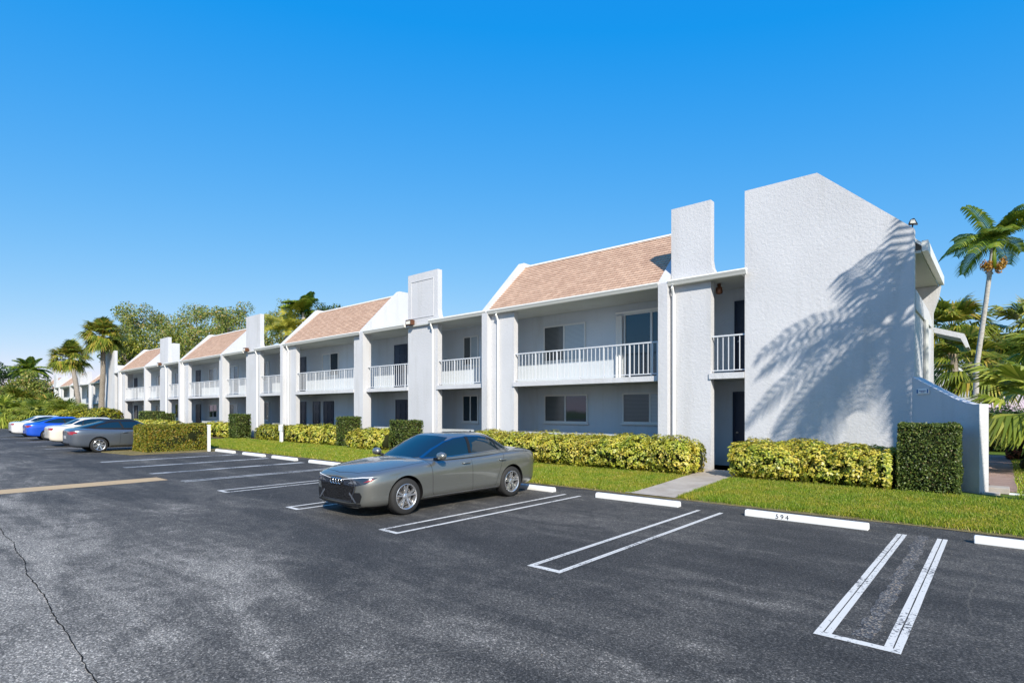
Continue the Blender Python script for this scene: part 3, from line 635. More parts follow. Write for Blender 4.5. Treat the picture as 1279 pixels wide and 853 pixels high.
# unit A (rightmost wide bay) and the stair recess
A = B1
fin(A, -14.78, -14.5); pier(A, -14.5, -13.35); downspout(A, -14.08); roof(A, -14.5, -7.56); gutter(A, -14.48, -7.56)
slab_edge(A, -13.4, -7.56); railing(A, -13.34, -7.57, YF+.06); 
MB().prism([(15.08,.1), (15.08,5.50), (15.12,5.58), (RY-.12,RZ+.10), (RY+.3,RZ+.10), (RY+.3,5.6), (15.535,5.6), (15.535,.1)], -7.56, -7.27, 'x').build('party_wall', M['stucco'], A)
chimney(A, -7.25, -6.08, False); downspout(A, -7.14)
gutter(A, -7.26, -5.06); slab_edge(A, -6.12, -5.17); railing(A, -6.07, -5.17, YF+.06)
MB().box(-7.0, -5.17, 15.6, 22, 5.54, 5.62).build('flat_roof', M['soffit'], A)
window(A, -13.08, -11.28, ZS+.85, 4.93, YB, 'blind_dark', 'blind_light', False); window(A, -13.05, -11.19, 1.40, 2.33, YB, 'blind_dark', 'glass'); window(A, -9.67, -7.72, 1.42, 2.34, YB, 'blind_dark', 'blind_light')
# sliding door with folded shutter
s = MB(); s.box(-9.66, -7.6, YB-.05, YB+.01, 5.02, 5.1); s.box(-9.66, -9.60, YB-.05, YB+.01, ZS, 5.02); s.box(-8.68, -8.6, YB-.045, YB+.01, ZS, 5.02); sd = s.build('sliding_door', M['frame'], A)
MB().box(-9.60, -8.68, YB-.02, YB-.004, ZS, 5.02).build('pane', M['glass'], sd); MB().box(-8.6, -7.6, YB-.02, YB-.004, ZS, 5.02).build('pane', M['glass'], sd)
s = MB()
for i in range(5): s.prism([(-9.98+i*.06, YB-.04-.09*(i % 2)), (-9.98+(i+1)*.06, YB-.04-.09*((i+1) % 2)), (-9.98+(i+1)*.06, YB-.025-.09*((i+1) % 2)), (-9.98+i*.06, YB-.025-.09*(i % 2))], ZS, 5.03, 'z')
s.build('folded_shutter', M['trim'], A)
s = MB(); s.box(-9.98, -7.58, YB-.06, YB+.01, 5.10, 5.15); s.build('shutter_track', M['trim'], A)
door(A, -5.9, -5.0, ZS, 2.15, YB, True); door(A, -5.95, -5.05, .15, 2.15, YB, True)
q = MB(); q.lathe([(.001, 5.40), (.05, 5.38), (.05, 5.30), (.09, 5.28), (.10, 5.14), (.07, 5.10), (.001, 5.09)], 'z', 12, (-6.02, 15.75, 0)); q.build('ceiling_light', M['bronze'], A, True)
MB().box(-6.2, -5.2, 14.98, 15.32, .02, .16).build('door_step', M['concrete'], A)
# right end wall, its block, wing wall
e = MB(); e.prism([(-5.16,.1),(-1.47,.1),(-1.47,5.87),(-3.42,7.66),(-5.16,7.66)], YF, YF+.24, 'y'); e.build('end_wall', M['stucco'], A)
MB().box(-5.1, -2.62, YF+.25, 22, .1, 5.5).build('end_block', M['stucco'], A)
MB().prism([(-5.1,5.5),(-2.6,5.5),(-2.6,6.6),(-3.42,7.4),(-5.1,7.4)], YF+.25, 22, 'y').build('end_block_upper', M['stucco'], A)
MB().prism([(-3.42,7.42),(-1.36,5.60),(-1.36,5.52),(-3.42,7.34)], YF+.25, 20.2, 'y').build('end_roof', M['trim'], A)
MB().box(-1.36, -1.24, YF+.3, 20.25, 5.40, 5.64).build('gutter', M['gutter'], A)
MB().box(-2.6, -1.37, YF+.26, 20.2, 5.36, 5.42).build('soffit', M['soffit'], A)
MB().box(-1.75, -1.5, YF+.25, 19.9, .1, 4.1).build('stair_wall', M['stucco'], A)
MB().prism([(15.56,4.55),(15.56,4.1),(19.4,4.1),(19.4,4.28),(18.6,4.45)], -1.78, -1.46, 'x').build('stair_parapet', M['stucco'], A)
MB().prism([(-2.6,.1),(-1.48,.1),(-1.48,4.6),(-1.36,5.0),(-1.3,5.35),(-2.6,5.35)], 19.95, 20.2, 'y').build('pier', M['stucco'], A)
MB().tube([(-1.44,17.6,4.1), (-1.44,17.6,.1)], .05, 8).build('downspout', M['soffit'], A)
MB().prism([(-1.6,4.25),(-.95,4.02),(-.82,3.72),(-.75,3.74),(-.86,4.15),(-1.6,4.42)], 22.0, 23.4, 'y').build('canopy', M['stucco'], A)
# wing wall swings out toward the lot
def wing(root, x0, y0, x1, y1, t=.22):
    d = Vector((x1-x0, y1-y0, 0)); L = d.length; d.normalize(); n = Vector((-d.y, d.x, 0))
    prof = [(0,.05), (L,.05), (L,1.93), (L*.93,1.92), (L*.83,1.95), (L*.66,2.04), (L*.45,2.20), (L*.22,2.38), (0,2.55)]
    vs = [Vector((x0, y0, 0))+d*p[0]+Vector((0, 0, p[1])) for p in prof]; vs += [v+n*t for v in vs]; k = len(prof)
    b = MB(); b.add(vs, [tuple(range(k)), tuple(range(2*k-1, k-1, -1))]+[(i, i+k, (i+1) % k+k, (i+1) % k) for i in range(k)]); return b.build('wing_wall', M['stucco'], root), d
w_, dv = wing(A, -1.5, 15.295, -.33, 14.36)
# address plate
p = MB(); c = Vector((-1.29, 15.115, 2.22)); nn = Vector((-dv.y, dv.x, 0))*-1
def plate(bm_, c, du, w, h, off, mi=0):
    vs = []
    for o_ in (0, .012):
        for a, z in ((-w/2,-h/2),(w/2,-h/2),(w/2,h/2),(-w/2,h/2)): vs.append(c+du*a+Vector((0,0,z))+nn*(off+o_))
    bm_.add(vs, [(0,1,2,3),(7,6,5,4),(0,4,5,1),(1,5,6,2),(2,6,7,3),(3,7,4,0)], mi)
plate(p, c, dv, .30, .12, .004); pl = p.build('address_plate', M['trim'], A)
p = MB(); plate(p, c-dv*.125, dv, .02, .09, .017); plate(p, c+dv*.125, dv, .02, .09, .017); plate(p, c+Vector((0,0,.01)), dv, .15, .014, .017); plate(p, c-Vector((0,0,.025)), dv, .08, .012, .017); p.build('lettering', mat('blue_ink', (.05,.12,.3), .5), pl)
# flood lamp on the end-wall corner
b = MB(); b.tube([(-1.52, 15.4, 5.88), (-1.50, 15.4, 6.0)], .015, 6); b.prism([(-1.58,5.99),(-1.42,5.96),(-1.41,5.98),(-1.46,6.09),(-1.48,6.10),(-1.54,6.08)], 15.3, 15.42, 'y'); fl = b.build('flood_lamp', M['dark'], A)
MB().prism([(-1.54,5.995),(-1.43,5.975),(-1.465,6.07),(-1.53,6.07)], 15.292, 15.2985, 'y').build('lens', M['lampglass'], fl)
# electrical plates and small meter boxes on the gallery walls
MB().box(-33.6, -33.1, YB-.09, YB-.003, 1.35, 1.85).build('meter_box', M['frame'], A)

# second building, far left, same type set further back: copy of the module meshes
def copy_tree(o, parent=None):
    c = o.copy(); COL.objects.link(c); c.parent = parent
    for ch in list(o.children): copy_tree(ch, c)
    return c
B2 = empty('apartment_building', (-66.6, 4.0, .0), 0, label='distant white apartment building with pink roofs beyond the two palms at far left', cat='building')
lo = -63.6
for ch in list(B1.children):
    me = ch.data; xs = [v.co.x for v in me.vertices]; c = (min(xs)+max(xs))/2; w = max(xs)-min(xs)
    if w > 20 or (c > -33.5 and c < -14.95) or c > -2.0: continue
    if c < -63.2: continue
    k = ch.copy(); COL.objects.link(k); k.parent = B2
    for g in ch.children: q = g.copy(); COL.objects.link(q); q.parent = k
    if -13.5 > c > -14.95 or c > -13.5: k.location.x = -16.25*0-12.9
core(B2, -78, -18)
for o in B2.children:
    pass

# white kerb, steps and pavers right of the wing wall
tag(MB().box(-.02, 6, 14.62, 14.80, .03, .17).build('kerb', M['conc_white'], None, bevel=.01), kind='structure')
tag(MB().prism([(-.1,15.1),(.35,15.1),(.55,18.5),(.35,27),(-1.0,27),(-.4,18.5)], .02, .165, 'z').build('paver_path', M['paver']), kind='structure')
b = MB(); b.box(-.30, -.02, 14.35, 14.6, .05, .19); b.box(-.22, .12, 14.62, 15.05, .05, .27); o = b.build('concrete_step', M['concrete'], None, bevel=.01); tag(o, 'grey concrete steps at the outer end of the wing wall', 'steps')

# posts
b = MB(); b.box(-.06,.06,-.05,.05,0,1.12); b.box(-.075,.075,-.065,.065,1.12,1.16)
o = b.build('post', M['trim'], None, bevel=.006); o.location = (-26.05, 9.55, .01); tag(o, 'thin white post at the corner of the big island hedge', 'post')
b2 = MB(); b2.box(-.03,.03,-.032,-.025,.78,.92); b2.build('hole', M['dark'], o)
o = MB().box(-.12,.12,-.04,.04,0,.95).build('sign_post', M['trim'], None, bevel=.006); o.location = (-27.75, 13.65, .13); tag(o, 'short white sign post standing in the low yellow hedges', 'sign')
MB().box(-.20,.20,-.05,-.042,.62,.92).build('sign_face', M['trim'], o)

# ------------------------------------------------------------------ cars
CM = {}
def carpaint(name, col, metal=.5):
    m = mat(name, col, .32, metal, .5, 1.); n = noise(m, 900, 1, .5, nd(m, 'ShaderNodeTexCoord').outputs['Object']); r = ramp(m, n.outputs['Fac'], [(.3, tuple(x*.93 for x in col)), (.7, tuple(min(1, x*1.07) for x in col))])
    ln(m, r.outputs['Color'], bsdf(m).inputs['Base Color']); return m
CM['grey'] = carpaint('warm_grey_car_paint', (.225,.23,.21), .7); CM['silver'] = carpaint('silver_car_paint', (.13,.15,.18), .6)
CM['blue'] = carpaint('blue_car_paint', (.015,.10,.62), .3); CM['cream'] = carpaint('cream_car_paint', (.70,.64,.54), .1); CM['white'] = carpaint('pearl_car_paint', (.66,.66,.66), .1)
CM['glass'] = mat('car_glass', (.006,.016,.024), .02, 0, 1.); CM['tyre'] = mat('tyre_rubber', (.018,.018,.018), .8); CM['rim'] = mat('alloy', (.62,.63,.65), .25, .85)
CM['black'] = mat('black_plastic', (.010,.010,.011), .55, spec=.3); CM['chrome'] = mat('chrome', (.75,.76,.78), .2, 1.); CM['red'] = mat('tail_lamp_red', (.26,.006,.01), .15, 0, .7, .6)
CM['lamp'] = mat('headlamp_lens', (.02,.028,.045), .12, .0, .6, .6); CM['drl'] = mat('light_strip', (.7,.72,.75), .3); CM['disc'] = mat('brake_disc', (.30,.28,.26), .4, .9); CM['seat'] = mat('seat', (.2,.2,.2), .7)
def gm():
    m = CM['grille'] = mat('grille_mesh', (.01,.01,.011), .8, spec=.1); v = nd(m, 'ShaderNodeTexVoronoi'); v.inputs['Scale'].default_value = 55; ln(m, nd(m, 'ShaderNodeTexCoord').outputs['Object'], v.inputs['Vector'])
    r = ramp(m, v.outputs['Distance'], [(.3, (.003,.003,.003)), (.6, (.02,.02,.022))]); ln(m, r.outputs['Color'], bsdf(m).inputs['Base Color']); bump(m, v.outputs['Distance'], .8, .01)
gm()
def smooth_mesh(vs, fs, lv=2, crease=None):
    me = bpy.data.meshes.new('tmp'); me.from_pydata(vs, [], fs); bm = bmesh.new(); bm.from_mesh(me); bmesh.ops.remove_doubles(bm, verts=bm.verts, dist=1e-5); bmesh.ops.recalc_face_normals(bm, faces=bm.faces); bm.to_mesh(me); bm.free()
    o = bpy.data.objects.new('tmp', me); COL.objects.link(o); s = o.modifiers.new('s', 'SUBSURF'); s.levels = s.render_levels = lv
    dg = bpy.context.evaluated_depsgraph_get(); r = bpy.data.meshes.new_from_object(o.evaluated_get(dg)); bpy.data.objects.remove(o); return r
def loft_closed(sections):
    """sections: list of half profiles (y>=0 list of (x,y,z)); mirrored and capped"""
    vs = []; fs = []; n = len(sections[0]); full = []
    for s in sections:
        ring = list(s)+[(x, -y, z) for x, y, z in reversed(s[1:-1])]; full.append(ring)
    m = len(full[0])
    for r_ in full: vs += r_
    for i in range(len(full)-1):
        for k in range(m): fs.append((i*m+k, i*m+(k+1) % m, (i+1)*m+(k+1) % m, (i+1)*m+k))
    # caps as quads across the mirror
    for base in (0, (len(full)-1)*m):
        for k in range(n-1):
            a, b_ = base+k, base+k+1; c = base+(m-k-1) % m; d = base+(m-k) % m
            q = [a, b_, c, d]; q2 = []
            for t in q:
                if t not in q2: q2.append(t)
            if len(q2) >= 3: fs.append(tuple(q2))
    return vs, fs
def bvh(me): return BVHTree.FromPolygons([v.co.copy() for v in me.vertices], [tuple(p.vertices) for p in me.polygons])
def inpoly_range(poly, x):
    zs = []
    n = len(poly)
    for i in range(n):
        (x0, z0), (x1, z1) = poly[i], poly[(i+1) % n]
        if (x0 <= x < x1) or (x1 <= x < x0): zs.append(z0+(z1-z0)*(x-x0)/(x1-x0))
    return (min(zs), max(zs)) if len(zs) >= 2 else None
def patch(tree_, poly, org, u, v, d, off, nx=26, nz=7, thick=.0):
    """project a polygon given in (u,v) onto the body along d"""
    org, u, v, d = map(Vector, (org, u, v, d)); d.normalize(); xs = [p[0] for p in poly]; x0, x1 = min(xs)+1e-4, max(xs)-1e-4; rows = []
    cand = sorted(set([x0+(x1-x0)*i/nx for i in range(nx+1)]+[min(max(p[0], x0), x1) for p in poly]))
    for x in cand:
        r = inpoly_range(poly, x)
        if r is None: continue
        row = []
        for j in range(nz+1):
            z = r[0]+(r[1]-r[0])*j/nz; h = tree_.ray_cast(org+u*x+v*z, d)
            if h[0] is None: row = None; break
            nrm = h[1] if h[1].dot(d) < 0 else -h[1]; row.append(h[0]+nrm*off)
        if row: rows.append(row)
    b = MB()
    if len(rows) < 2: return b
    vs = [p for r in rows for p in r]; k = nz+1
    b.add(vs, [(i*k+j, (i+1)*k+j, (i+1)*k+j+1, i*k+j+1) for i in range(len(rows)-1) for j in range(nz)]); return b
def strip(tree_, pts, w, org, u, v, d, off, closed=False, b=None, n=10):
    org, u, v, d = map(Vector, (org, u, v, d)); d.normalize(); P = []; pts = list(pts)+([pts[0]] if closed else [])
    for i in range(len(pts)-1):
        for t in range(n): P.append((pts[i][0]+(pts[i+1][0]-pts[i][0])*t/n, pts[i][1]+(pts[i+1][1]-pts[i][1])*t/n))
    P.append(pts[-1]); b = b or MB(); rows = []
    for i, p in enumerate(P):
        q0, q1 = P[max(0, i-1)], P[min(len(P)-1, i+1)]; tx, tz = q1[0]-q0[0], q1[1]-q0[1]; l = math.hypot(tx, tz)+1e-9; nx_, nz_ = -tz/l*w/2, tx/l*w/2; row = []
        for s in (1, -1):
            h = tree_.ray_cast(org+u*(p[0]+s*nx_)+v*(p[1]+s*nz_), d)
            if h[0] is None: row = None; break
            nrm = h[1] if h[1].dot(d) < 0 else -h[1]; row.append(h[0]+nrm*off)
        rows.append(row)
    for i in range(len(rows)-1):
        if rows[i] and rows[i+1]:
            b.add([rows[i][0], rows[i][1], rows[i+1][1], rows[i+1][0]], [(0,1,2,3)])
    return b
def make_wheel(root, x, y, r, paint_rim, spokes=5, side=1):
    """side=+1 : outer face toward +y"""
    e = MB(); s = side; W = .115
    P = [(r-.10, -W), (r-.03, -W-.005), (r-.006, -W+.02), (r, -W+.05), (r, W-.05), (r-.006, W-.02), (r-.03, W+.005), (r-.10, W)]
    e.lathe([(a, y+s*t) for a, t in P], 'y', 44, (x, 0, r)); ty = e.build('wheel', CM['tyre'], root, True)
    f = MB(); rr = r-.095; f.lathe([(a, y+s*t) for a, t in [(rr+.01, W-.005), (rr-.004, W+.004), (rr-.018, W-.006), (rr-.022, W-.10), (rr-.03, -W+.02)]], 'y', 40, (x, 0, r))
    for k in range(spokes):
        for dv_ in (-.15, .15) if spokes == 5 else (0,):
            a = 2*math.pi*k/spokes+math.pi/2; a0 = a+dv_*.5; a1 = a+dv_*1.25; w0, w1 = .014, .013
            p0 = Vector((math.cos(a0)*.045, 0, math.sin(a0)*.045)); p1 = Vector((math.cos(a1)*(rr-.012), 0, math.sin(a1)*(rr-.012))); t = (p1-p0).normalized(); q = Vector((-t.z, 0, t.x)); vs = []
            if spokes != 5: w0, w1 = .024, .02
            for yy0, yy1 in ((W-.028, W-.012), (W-.065, W-.05)):
                vs += [p0-q*w0+Vector((0, yy0, 0)), p0+q*w0+Vector((0, yy0, 0)), p1+q*w1+Vector((0, yy1, 0)), p1-q*w1+Vector((0, yy1, 0))]
            vs = [Vector((x+v.x, y+s*v.y, r+v.z)) for v in vs]; f.add(vs, [(0,1,2,3),(7,6,5,4),(0,4,5,1),(1,5,6,2),(2,6,7,3),(3,7,4,0)])
    f.lathe([(a, y+s*t) for a, t in [(.001, W-.015), (.035, W-.018), (.055, W-.03), (.06, W-.07)]], 'y', 20, (x, 0, r)); f.build('rim', paint_rim, ty, False)
    g = MB(); g.lathe([(a, y+s*t) for a, t in [(.001, W-.10), (.17, W-.10), (.17, W-.13), (.001, W-.13)]], 'y', 30, (x, 0, r)); g.build('brake_disc', CM['disc'], ty)
    g = MB(); g.lathe([(a, y+s*t) for a, t in [(.001, W-.18), (rr, W-.18), (rr, W-.19), (.001, W-.19)]], 'y', 30, (x, 0, r)); g.build('wheel_backing', CM['black'], ty)

def make_car(name, label, loc, heading, paint_, style='sedan', L=4.76, W=1.84, H=1.43, detail=True, roof_paint=None):
    root = empty(name, loc, heading, label=label, cat='car'); kx, ky, kz = L/4.76, W/1.84, H/1.43
    X  = [-2.33,-2.28,-2.14,-1.9,-1.33,-.7,0,.7,1.2,1.49,1.88,2.11,2.25,2.315]
    Wd = [.58,.74,.855,.912,.93,.918,.912,.915,.925,.925,.90,.84,.745,.60]
    ZB = [.40,.30,.24,.21,.19,.185,.185,.185,.185,.19,.17,.165,.175,.22]
    ZH = [.84,.92,.96,.975,.965,.935,.915,.90,.875,.85,.80,.755,.715,.66]
    ZC = [.92,.99,1.03,1.05,1.03,1.0,.99,.99,.985,.955,.895,.845,.79,.72]
    if style == 'coupe':
        ZH = [z+.03 for z in ZH]; ZC = [z+.03 for z in ZC]
    secs = []
    for x, w, zb, zh, zc in zip(X, Wd, ZB, ZH, ZC):
        m1 = zb+(zh-zb)*.38
        s = [(x,0,zb), (x,w*.55,zb), (x,w*.86,zb+.005), (x,w*.975,zb+.07), (x,w*.985,m1), (x,w*1.003,m1+(zh-m1)*.50), (x,w*.990,zh-.10), (x,w*.955,zh-.02), (x,w*.90,zh+.012), (x,w*.72,zh+(zc-zh)*.62), (x,w*.40,zh+(zc-zh)*.93), (x,0,zc)]
        secs.append([(a*kx, b_*ky, c*kz) for a, b_, c in s])
    body = smooth_mesh(*loft_closed(secs), 2)
    # greenhouse rings
    if style == 'coupe':
        r0 = [(1.0,0,.95),(.96,.45,.95),(.80,.76,.95),(.40,.82,.97),(-.35,.83,.98),(-1.2,.80,1.0),(-1.75,.70,1.04),(-2.02,.42,1.06),(-2.05,0,1.06)]
        r1 = [(.55,0,1.18),(.52,.42,1.175),(.38,.66,1.165),(.15,.71,1.17),(-.4,.72,1.18),(-1.0,.69,1.18),(-1.42,.60,1.17),(-1.60,.38,1.18),(-1.63,0,1.18)]
        r2 = [(.18,0,1.37),(.15,.36,1.365),(.08,.53,1.35),(-.1,.57,1.36),(-.45,.575,1.37),(-.8,.56,1.355),(-.95,.50,1.34),(-1.05,.32,1.34),(-1.08,0,1.345)]
    else:
        r0 = [(1.05,0,.94),(1.01,.45,.94),(.90,.76,.925),(.45,.825,.93),(-.3,.835,.94),(-1.1,.81,.97),(-1.50,.72,1.0),(-1.72,.42,1.03),(-1.75,0,1.03)]
        r1 = [(.66,0,1.17),(.63,.42,1.165),(.50,.69,1.15),(.25,.735,1.155),(-.3,.75,1.17),(-.9,.73,1.17),(-1.24,.64,1.17),(-1.38,.38,1.20),(-1.40,0,1.20)]
        r2 = [(.27,0,1.385),(.24,.38,1.38),(.15,.57,1.345),(.0,.615,1.36),(-.35,.63,1.375),(-.75,.61,1.365),(-.97,.55,1.345),(-1.05,.36,1.37),(-1.07,0,1.375)]
    r3 = [(r2[k][0]*.72-.10, r2[k][1]*.62, 1.425+(-.012 if k in (0,8) else 0)) for k in range(9)]
    rings = []
    for rr in (r0, r1, r2, r3): rings.append([(a*kx, b_*ky, c*kz) for a, b_, c in rr])
    vs = []; fs = []; full = []
    for rg in rings: full.append(rg+[(x, -y, z) for x, y, z in reversed(rg[1:-1])])
    m_ = len(full[0])
    for rg in full: vs += rg
    for i in range(3):
        for k in range(m_): fs.append((i*m_+k, i*m_+(k+1) % m_, (i+1)*m_+(k+1) % m_, (i+1)*m_+k))
    top = 3*m_
    for k in range(8):
        q = []
        for t in (top+k, top+k+1, top+(m_-k-1) % m_, top+(m_-k) % m_):
            if t not in q: q.append(t)
        fs.append(tuple(q))
    house = smooth_mesh(vs, fs, 3)
    tb, th = bvh(body), bvh(house); r = .316; xf, xr = 1.49*kx, -1.33*kx
    # body object with wheel arches cut
    bo = link('body', body, root); body.materials.append(paint_); body.materials.append(CM['black']); body.polygons.foreach_set('use_smooth', [True]*len(body.polygons))
    cutters = []
    for cx in (xf, xr):
        for sd in (1, -1):
            c = MB(); c.tube([(cx, sd*.62*ky, r+.005), (cx, sd*1.25, r+.005)], r+.045, 48); co = c.build('cut', CM['black'], root); cutters.append(co)
            md = bo.modifiers.new('b', 'BOOLEAN'); md.object = co; md.operation = 'DIFFERENCE'; md.solver = 'EXACT'; 
    dg = bpy.context.evaluated_depsgraph_get(); me2 = bpy.data.meshes.new_from_object(bo.evaluated_get(dg)); bo.modifiers.clear(); bo.data = me2
    for c in cutters: bpy.data.objects.remove(c)
    me2.materials.clear(); me2.materials.append(paint_); me2.materials.append(CM['black'])
    for p in me2.polygons:
        ce = p.center; inarch = any(math.hypot(ce.x-cx, ce.z-r-.005) < r+.042 for cx in (xf, xr)) and abs(ce.y) < .90*ky or any(abs(math.hypot(ce.x-cx, ce.z-r-.005)-(r+.045)) < .004 for cx in (xf, xr)) and abs(p.normal.y) < .6
        p.material_index = 1 if (inarch or p.normal.z < -.8) else 0; p.use_smooth = True
    try: me2.set_sharp_from_angle(angle=R(38))
    except Exception: pass
    ho = link('roof', house, root); house.materials.append(roof_paint or paint_); house.polygons.foreach_set('use_smooth', [True]*len(house.polygons))
    for cx in (xf, xr):
        for sd in (1, -1): make_wheel(root, cx, sd*(.905*ky-.115), r, CM['rim'], 5 if style != 'coupe' else 7, sd)
    def side(sd): return dict(org=(0, sd*3, 0), u=(kx,0,0), v=(0,0,kz), d=(0,-sd,0))
    fr = dict(org=(5,0,0), u=(0,ky,0), v=(0,0,kz), d=(-1,0,0)); re = dict(org=(-5,0,0), u=(0,ky,0), v=(0,0,kz), d=(1,0,0))
    if style == 'coupe':
        glass = [(.80,1.0),(.52,1.14),(.22,1.27),(-.1,1.315),(-.5,1.32),(-.85,1.29),(-1.2,1.20),(-1.5,1.07),(-1.35,1.045),(-.6,1.03),(.2,1.01)]
    else:
        glass = [(.90,.965),(.62,1.12),(.34,1.25),(.10,1.315),(-.25,1.345),(-.6,1.335),(-.88,1.295),(-1.12,1.21),(-1.36,1.075),(-1.30,1.05),(-.9,1.03),(-.3,1.005),(.3,.98)]
    for sd in (1, -1):
        patch(th, glass, off=.004, nx=60, nz=8, **side(sd)).build('side_window', CM['glass'], root, True)
        s_ = strip(th, glass, .018, off=.007, closed=True, **side(sd)); s_.build('window_trim', CM['dark'] if style == 'sedan' else CM['black'], root)
        pb = [(-.16,1.015),(-.22,1.335)] if style == 'sedan' else [(-.45,1.03),(-.55,1.31)]
        q = strip(th, pb, .07, off=.0085, **side(sd))
        q.build('pillar', CM['black'], root)
        if style == 'sedan': strip(th, [(-1.02,1.04),(-.93,1.27)], .03, off=.0085, **side(sd)).build('quarter_pillar', CM['black'], root)
        # seams
        q = MB()
        if style == 'sedan':
            for pl_ in ([(.93,.93),(.90,.75),(.88,.34),(.80,.24)], [(-.13,.96),(-.15,.55),(-.17,.25)], [(-1.12,.98),(-1.0,.78),(-.90,.50),(-.80,.25)], [(.80,.245),(-.80,.245)]): strip(tb, pl_, .007, off=.0012, b=q, **side(sd))
        else:
            for pl_ in ([(.85,.93),(.80,.3)], [(-.55,.98),(-.60,.3)], [(.8,.27),(-.6,.27)]): strip(tb, pl_, .008, off=.0012, b=q, **side(sd))
        q.build('door_seams', CM['black'], root)
        for hx in ((.02, -1.02) if style == 'sedan' else (-.40,)):
            h = tb.ray_cast(Vector((hx*kx, sd*3, .835*kz)), Vector((0, -sd, 0)))
            if h[0]:
                c = h[0]; b_ = MB(); b_.tube([c+Vector((-.11, 0, 0)), c+Vector((-.07, sd*.03, .002)), c+Vector((.07, sd*.03, .002)), c+Vector((.11, 0, 0))], [.010, .015, .015, .010], 8); b_.build('door_handle', paint_, root, True)
        # mirror
        b_ = MB(); mx, my, mz = .76*kx, sd*1.0*ky, 1.02*kz
        b_.lathe([(.001,-.07),(.05,-.065),(.075,-.03),(.08,.01),(.07,.05),(.04,.075),(.001,.08)], 'x', 14, (mx, my, mz)); 
        b_.v = [(x, my+(y-my)*1.35, mz+(z-mz)*.92) for x, y, z in b_.v]; mo = b_.build('wing_mirror', paint_, root, True)
        b_ = MB(); b_.tube([(mx+.0, sd*.80*ky, .955*kz), (mx, my-sd*.03, mz-.05)], [.03, .022], 8); b_.build('mirror_foot', CM['black'], mo, True)
        # sill strip
        strip(tb, [(1.08,.27),(-.92,.27)], .02, off=.006, **side(sd)).build('sill_trim', CM['rim'] if detail else CM['black'], root)
    wsh = [(-.66,.985),(-.70,1.03),(-.52,1.335),(-.3,1.362),(0,1.368),(.3,1.362),(.52,1.335),(.70,1.03),(.66,.985),(.3,.968),(0,.965),(-.3,.968)]
    patch(th, wsh, off=.004, nx=40, nz=10, **fr).build('windscreen', CM['glass'], root, True)
    bw = [(-.58,1.09),(-.50,1.315),(-.25,1.335),(.25,1.335),(.50,1.315),(.58,1.09),(.3,1.065),(-.3,1.065)]
    patch(th, bw, off=.004, nx=30, nz=8, **re).build('rear_window', CM['glass'], root, True)
    # tail lamps
    for sd in (1, -1):
        pl_ = [(sd*.42,.83),(sd*.78,.80),(sd*.80,.90),(sd*.42,.91)] if style == 'sedan' else [(sd*.40,.79),(sd*.78,.78),(sd*.80,.91),(sd*.40,.92)]
        patch(tb, pl_, off=.006, nx=16, nz=4, **re).build('tail_lamp', CM['red'], root, True)
        xx = -2.20 if style == 'sedan' else -2.10
        patch(tb, [(-2.275,.81),(xx,.84),(xx+.03,.905),(-2.26,.91)], off=.006, nx=8, nz=4, **side(sd)).build('tail_lamp', CM['red'], root, True)
    # bumper detail rear
    patch(tb, [(-.55,.30),(.55,.30),(.60,.42),(-.60,.42)], off=.005, nx=24, nz=3, **re).build('rear_diffuser', CM['black'], root, True)
    patch(tb, [(-.24,.60),(.24,.60),(.24,.73),(-.24,.73)], off=.010, nx=6, nz=3, **re).build('number_plate', CM['white'], root, True)
    # front
    grl = [(-.39,.69),(.39,.69),(.53,.59),(.53,.52),(.43,.285),(-.43,.285),(-.53,.52),(-.53,.59)]
    patch(tb, grl, off=.006, nx=40, nz=10, **fr).build('grille', CM['grille'], root, True)
    if detail:
        strip(tb, grl, .022, off=.012, closed=True, **fr).build('grille_frame', CM['dark'] if 'dark' in CM else CM['chrome'], root)
        em = MB()
        for k in range(4):
            y = (-.1125+.075*k)*1.1; h = tb.ray_cast(Vector((5, y, .625*kz)), Vector((-1, 0, 0))); c = h[0]+Vector((.022, 0, 0)); n_ = 22; pth = [c+Vector((0, .05*math.cos(2*math.pi*i/n_), .05*math.sin(2*math.pi*i/n_))) for i in range(n_+1)]
            em.tube(pth, .0075, 6, cap=False)
        em.build('emblem', CM['chrome'], root, True)
        strip(tb, [(-.66,.255),(-.3,.235),(.3,.235),(.66,.255)], .03, off=.014, **fr).build('front_lip', CM['black'], root)
        strip(tb, [(-.60,.205),(-.3,.195),(.3,.195),(.60,.205)], .015, off=.02, **fr).build('lip_trim', CM['chrome'], root)
    for sd in (1, -1):
        o_ = Vector((4, sd*2.0, 0)); d_ = Vector((-1, -sd*.5, 0)); u_ = Vector((-.447, sd*.894, 0))
        # u runs outward along the corner
        hl = [(-.82,.625),(-.74,.565),(-.46,.565),(-.26,.61),(-.10,.715),(-.32,.715),(-.62,.69),(-.82,.655)]
        hl = [(a-.06, z) for a, z in hl]
        hp = patch(tb, hl, o_, u_, (0,0,kz), d_, .006, 26, 5); hp.build('headlight', CM['lamp'], root, True)
        q = strip(tb, [(-.86,.660),(-.66,.688),(-.38,.714),(-.22,.718)], .010, o_, u_, (0,0,kz), d_, .012); q.build('running_light', CM['drl'], root)
        patch(tb, [(-.70,.60),(-.62,.645),(-.52,.655),(-.48,.605)], o_, u_, (0,0,kz), d_, .010, 8, 3).build('projector_lens', CM['chrome'], root); patch(tb, [(-.36,.635),(-.24,.69),(-.20,.69),(-.24,.655)], o_, u_, (0,0,kz), d_, .010, 8, 3).build('side_marker', CM['red'], root)
        ik = [(-.84,.33),(-.66,.44),(-.42,.46),(-.38,.40),(-.42,.28),(-.74,.265)]
        patch(tb, ik, o_, u_, (0,0,kz), d_, .005, 20, 5).build('air_intake', CM['black'], root, True)
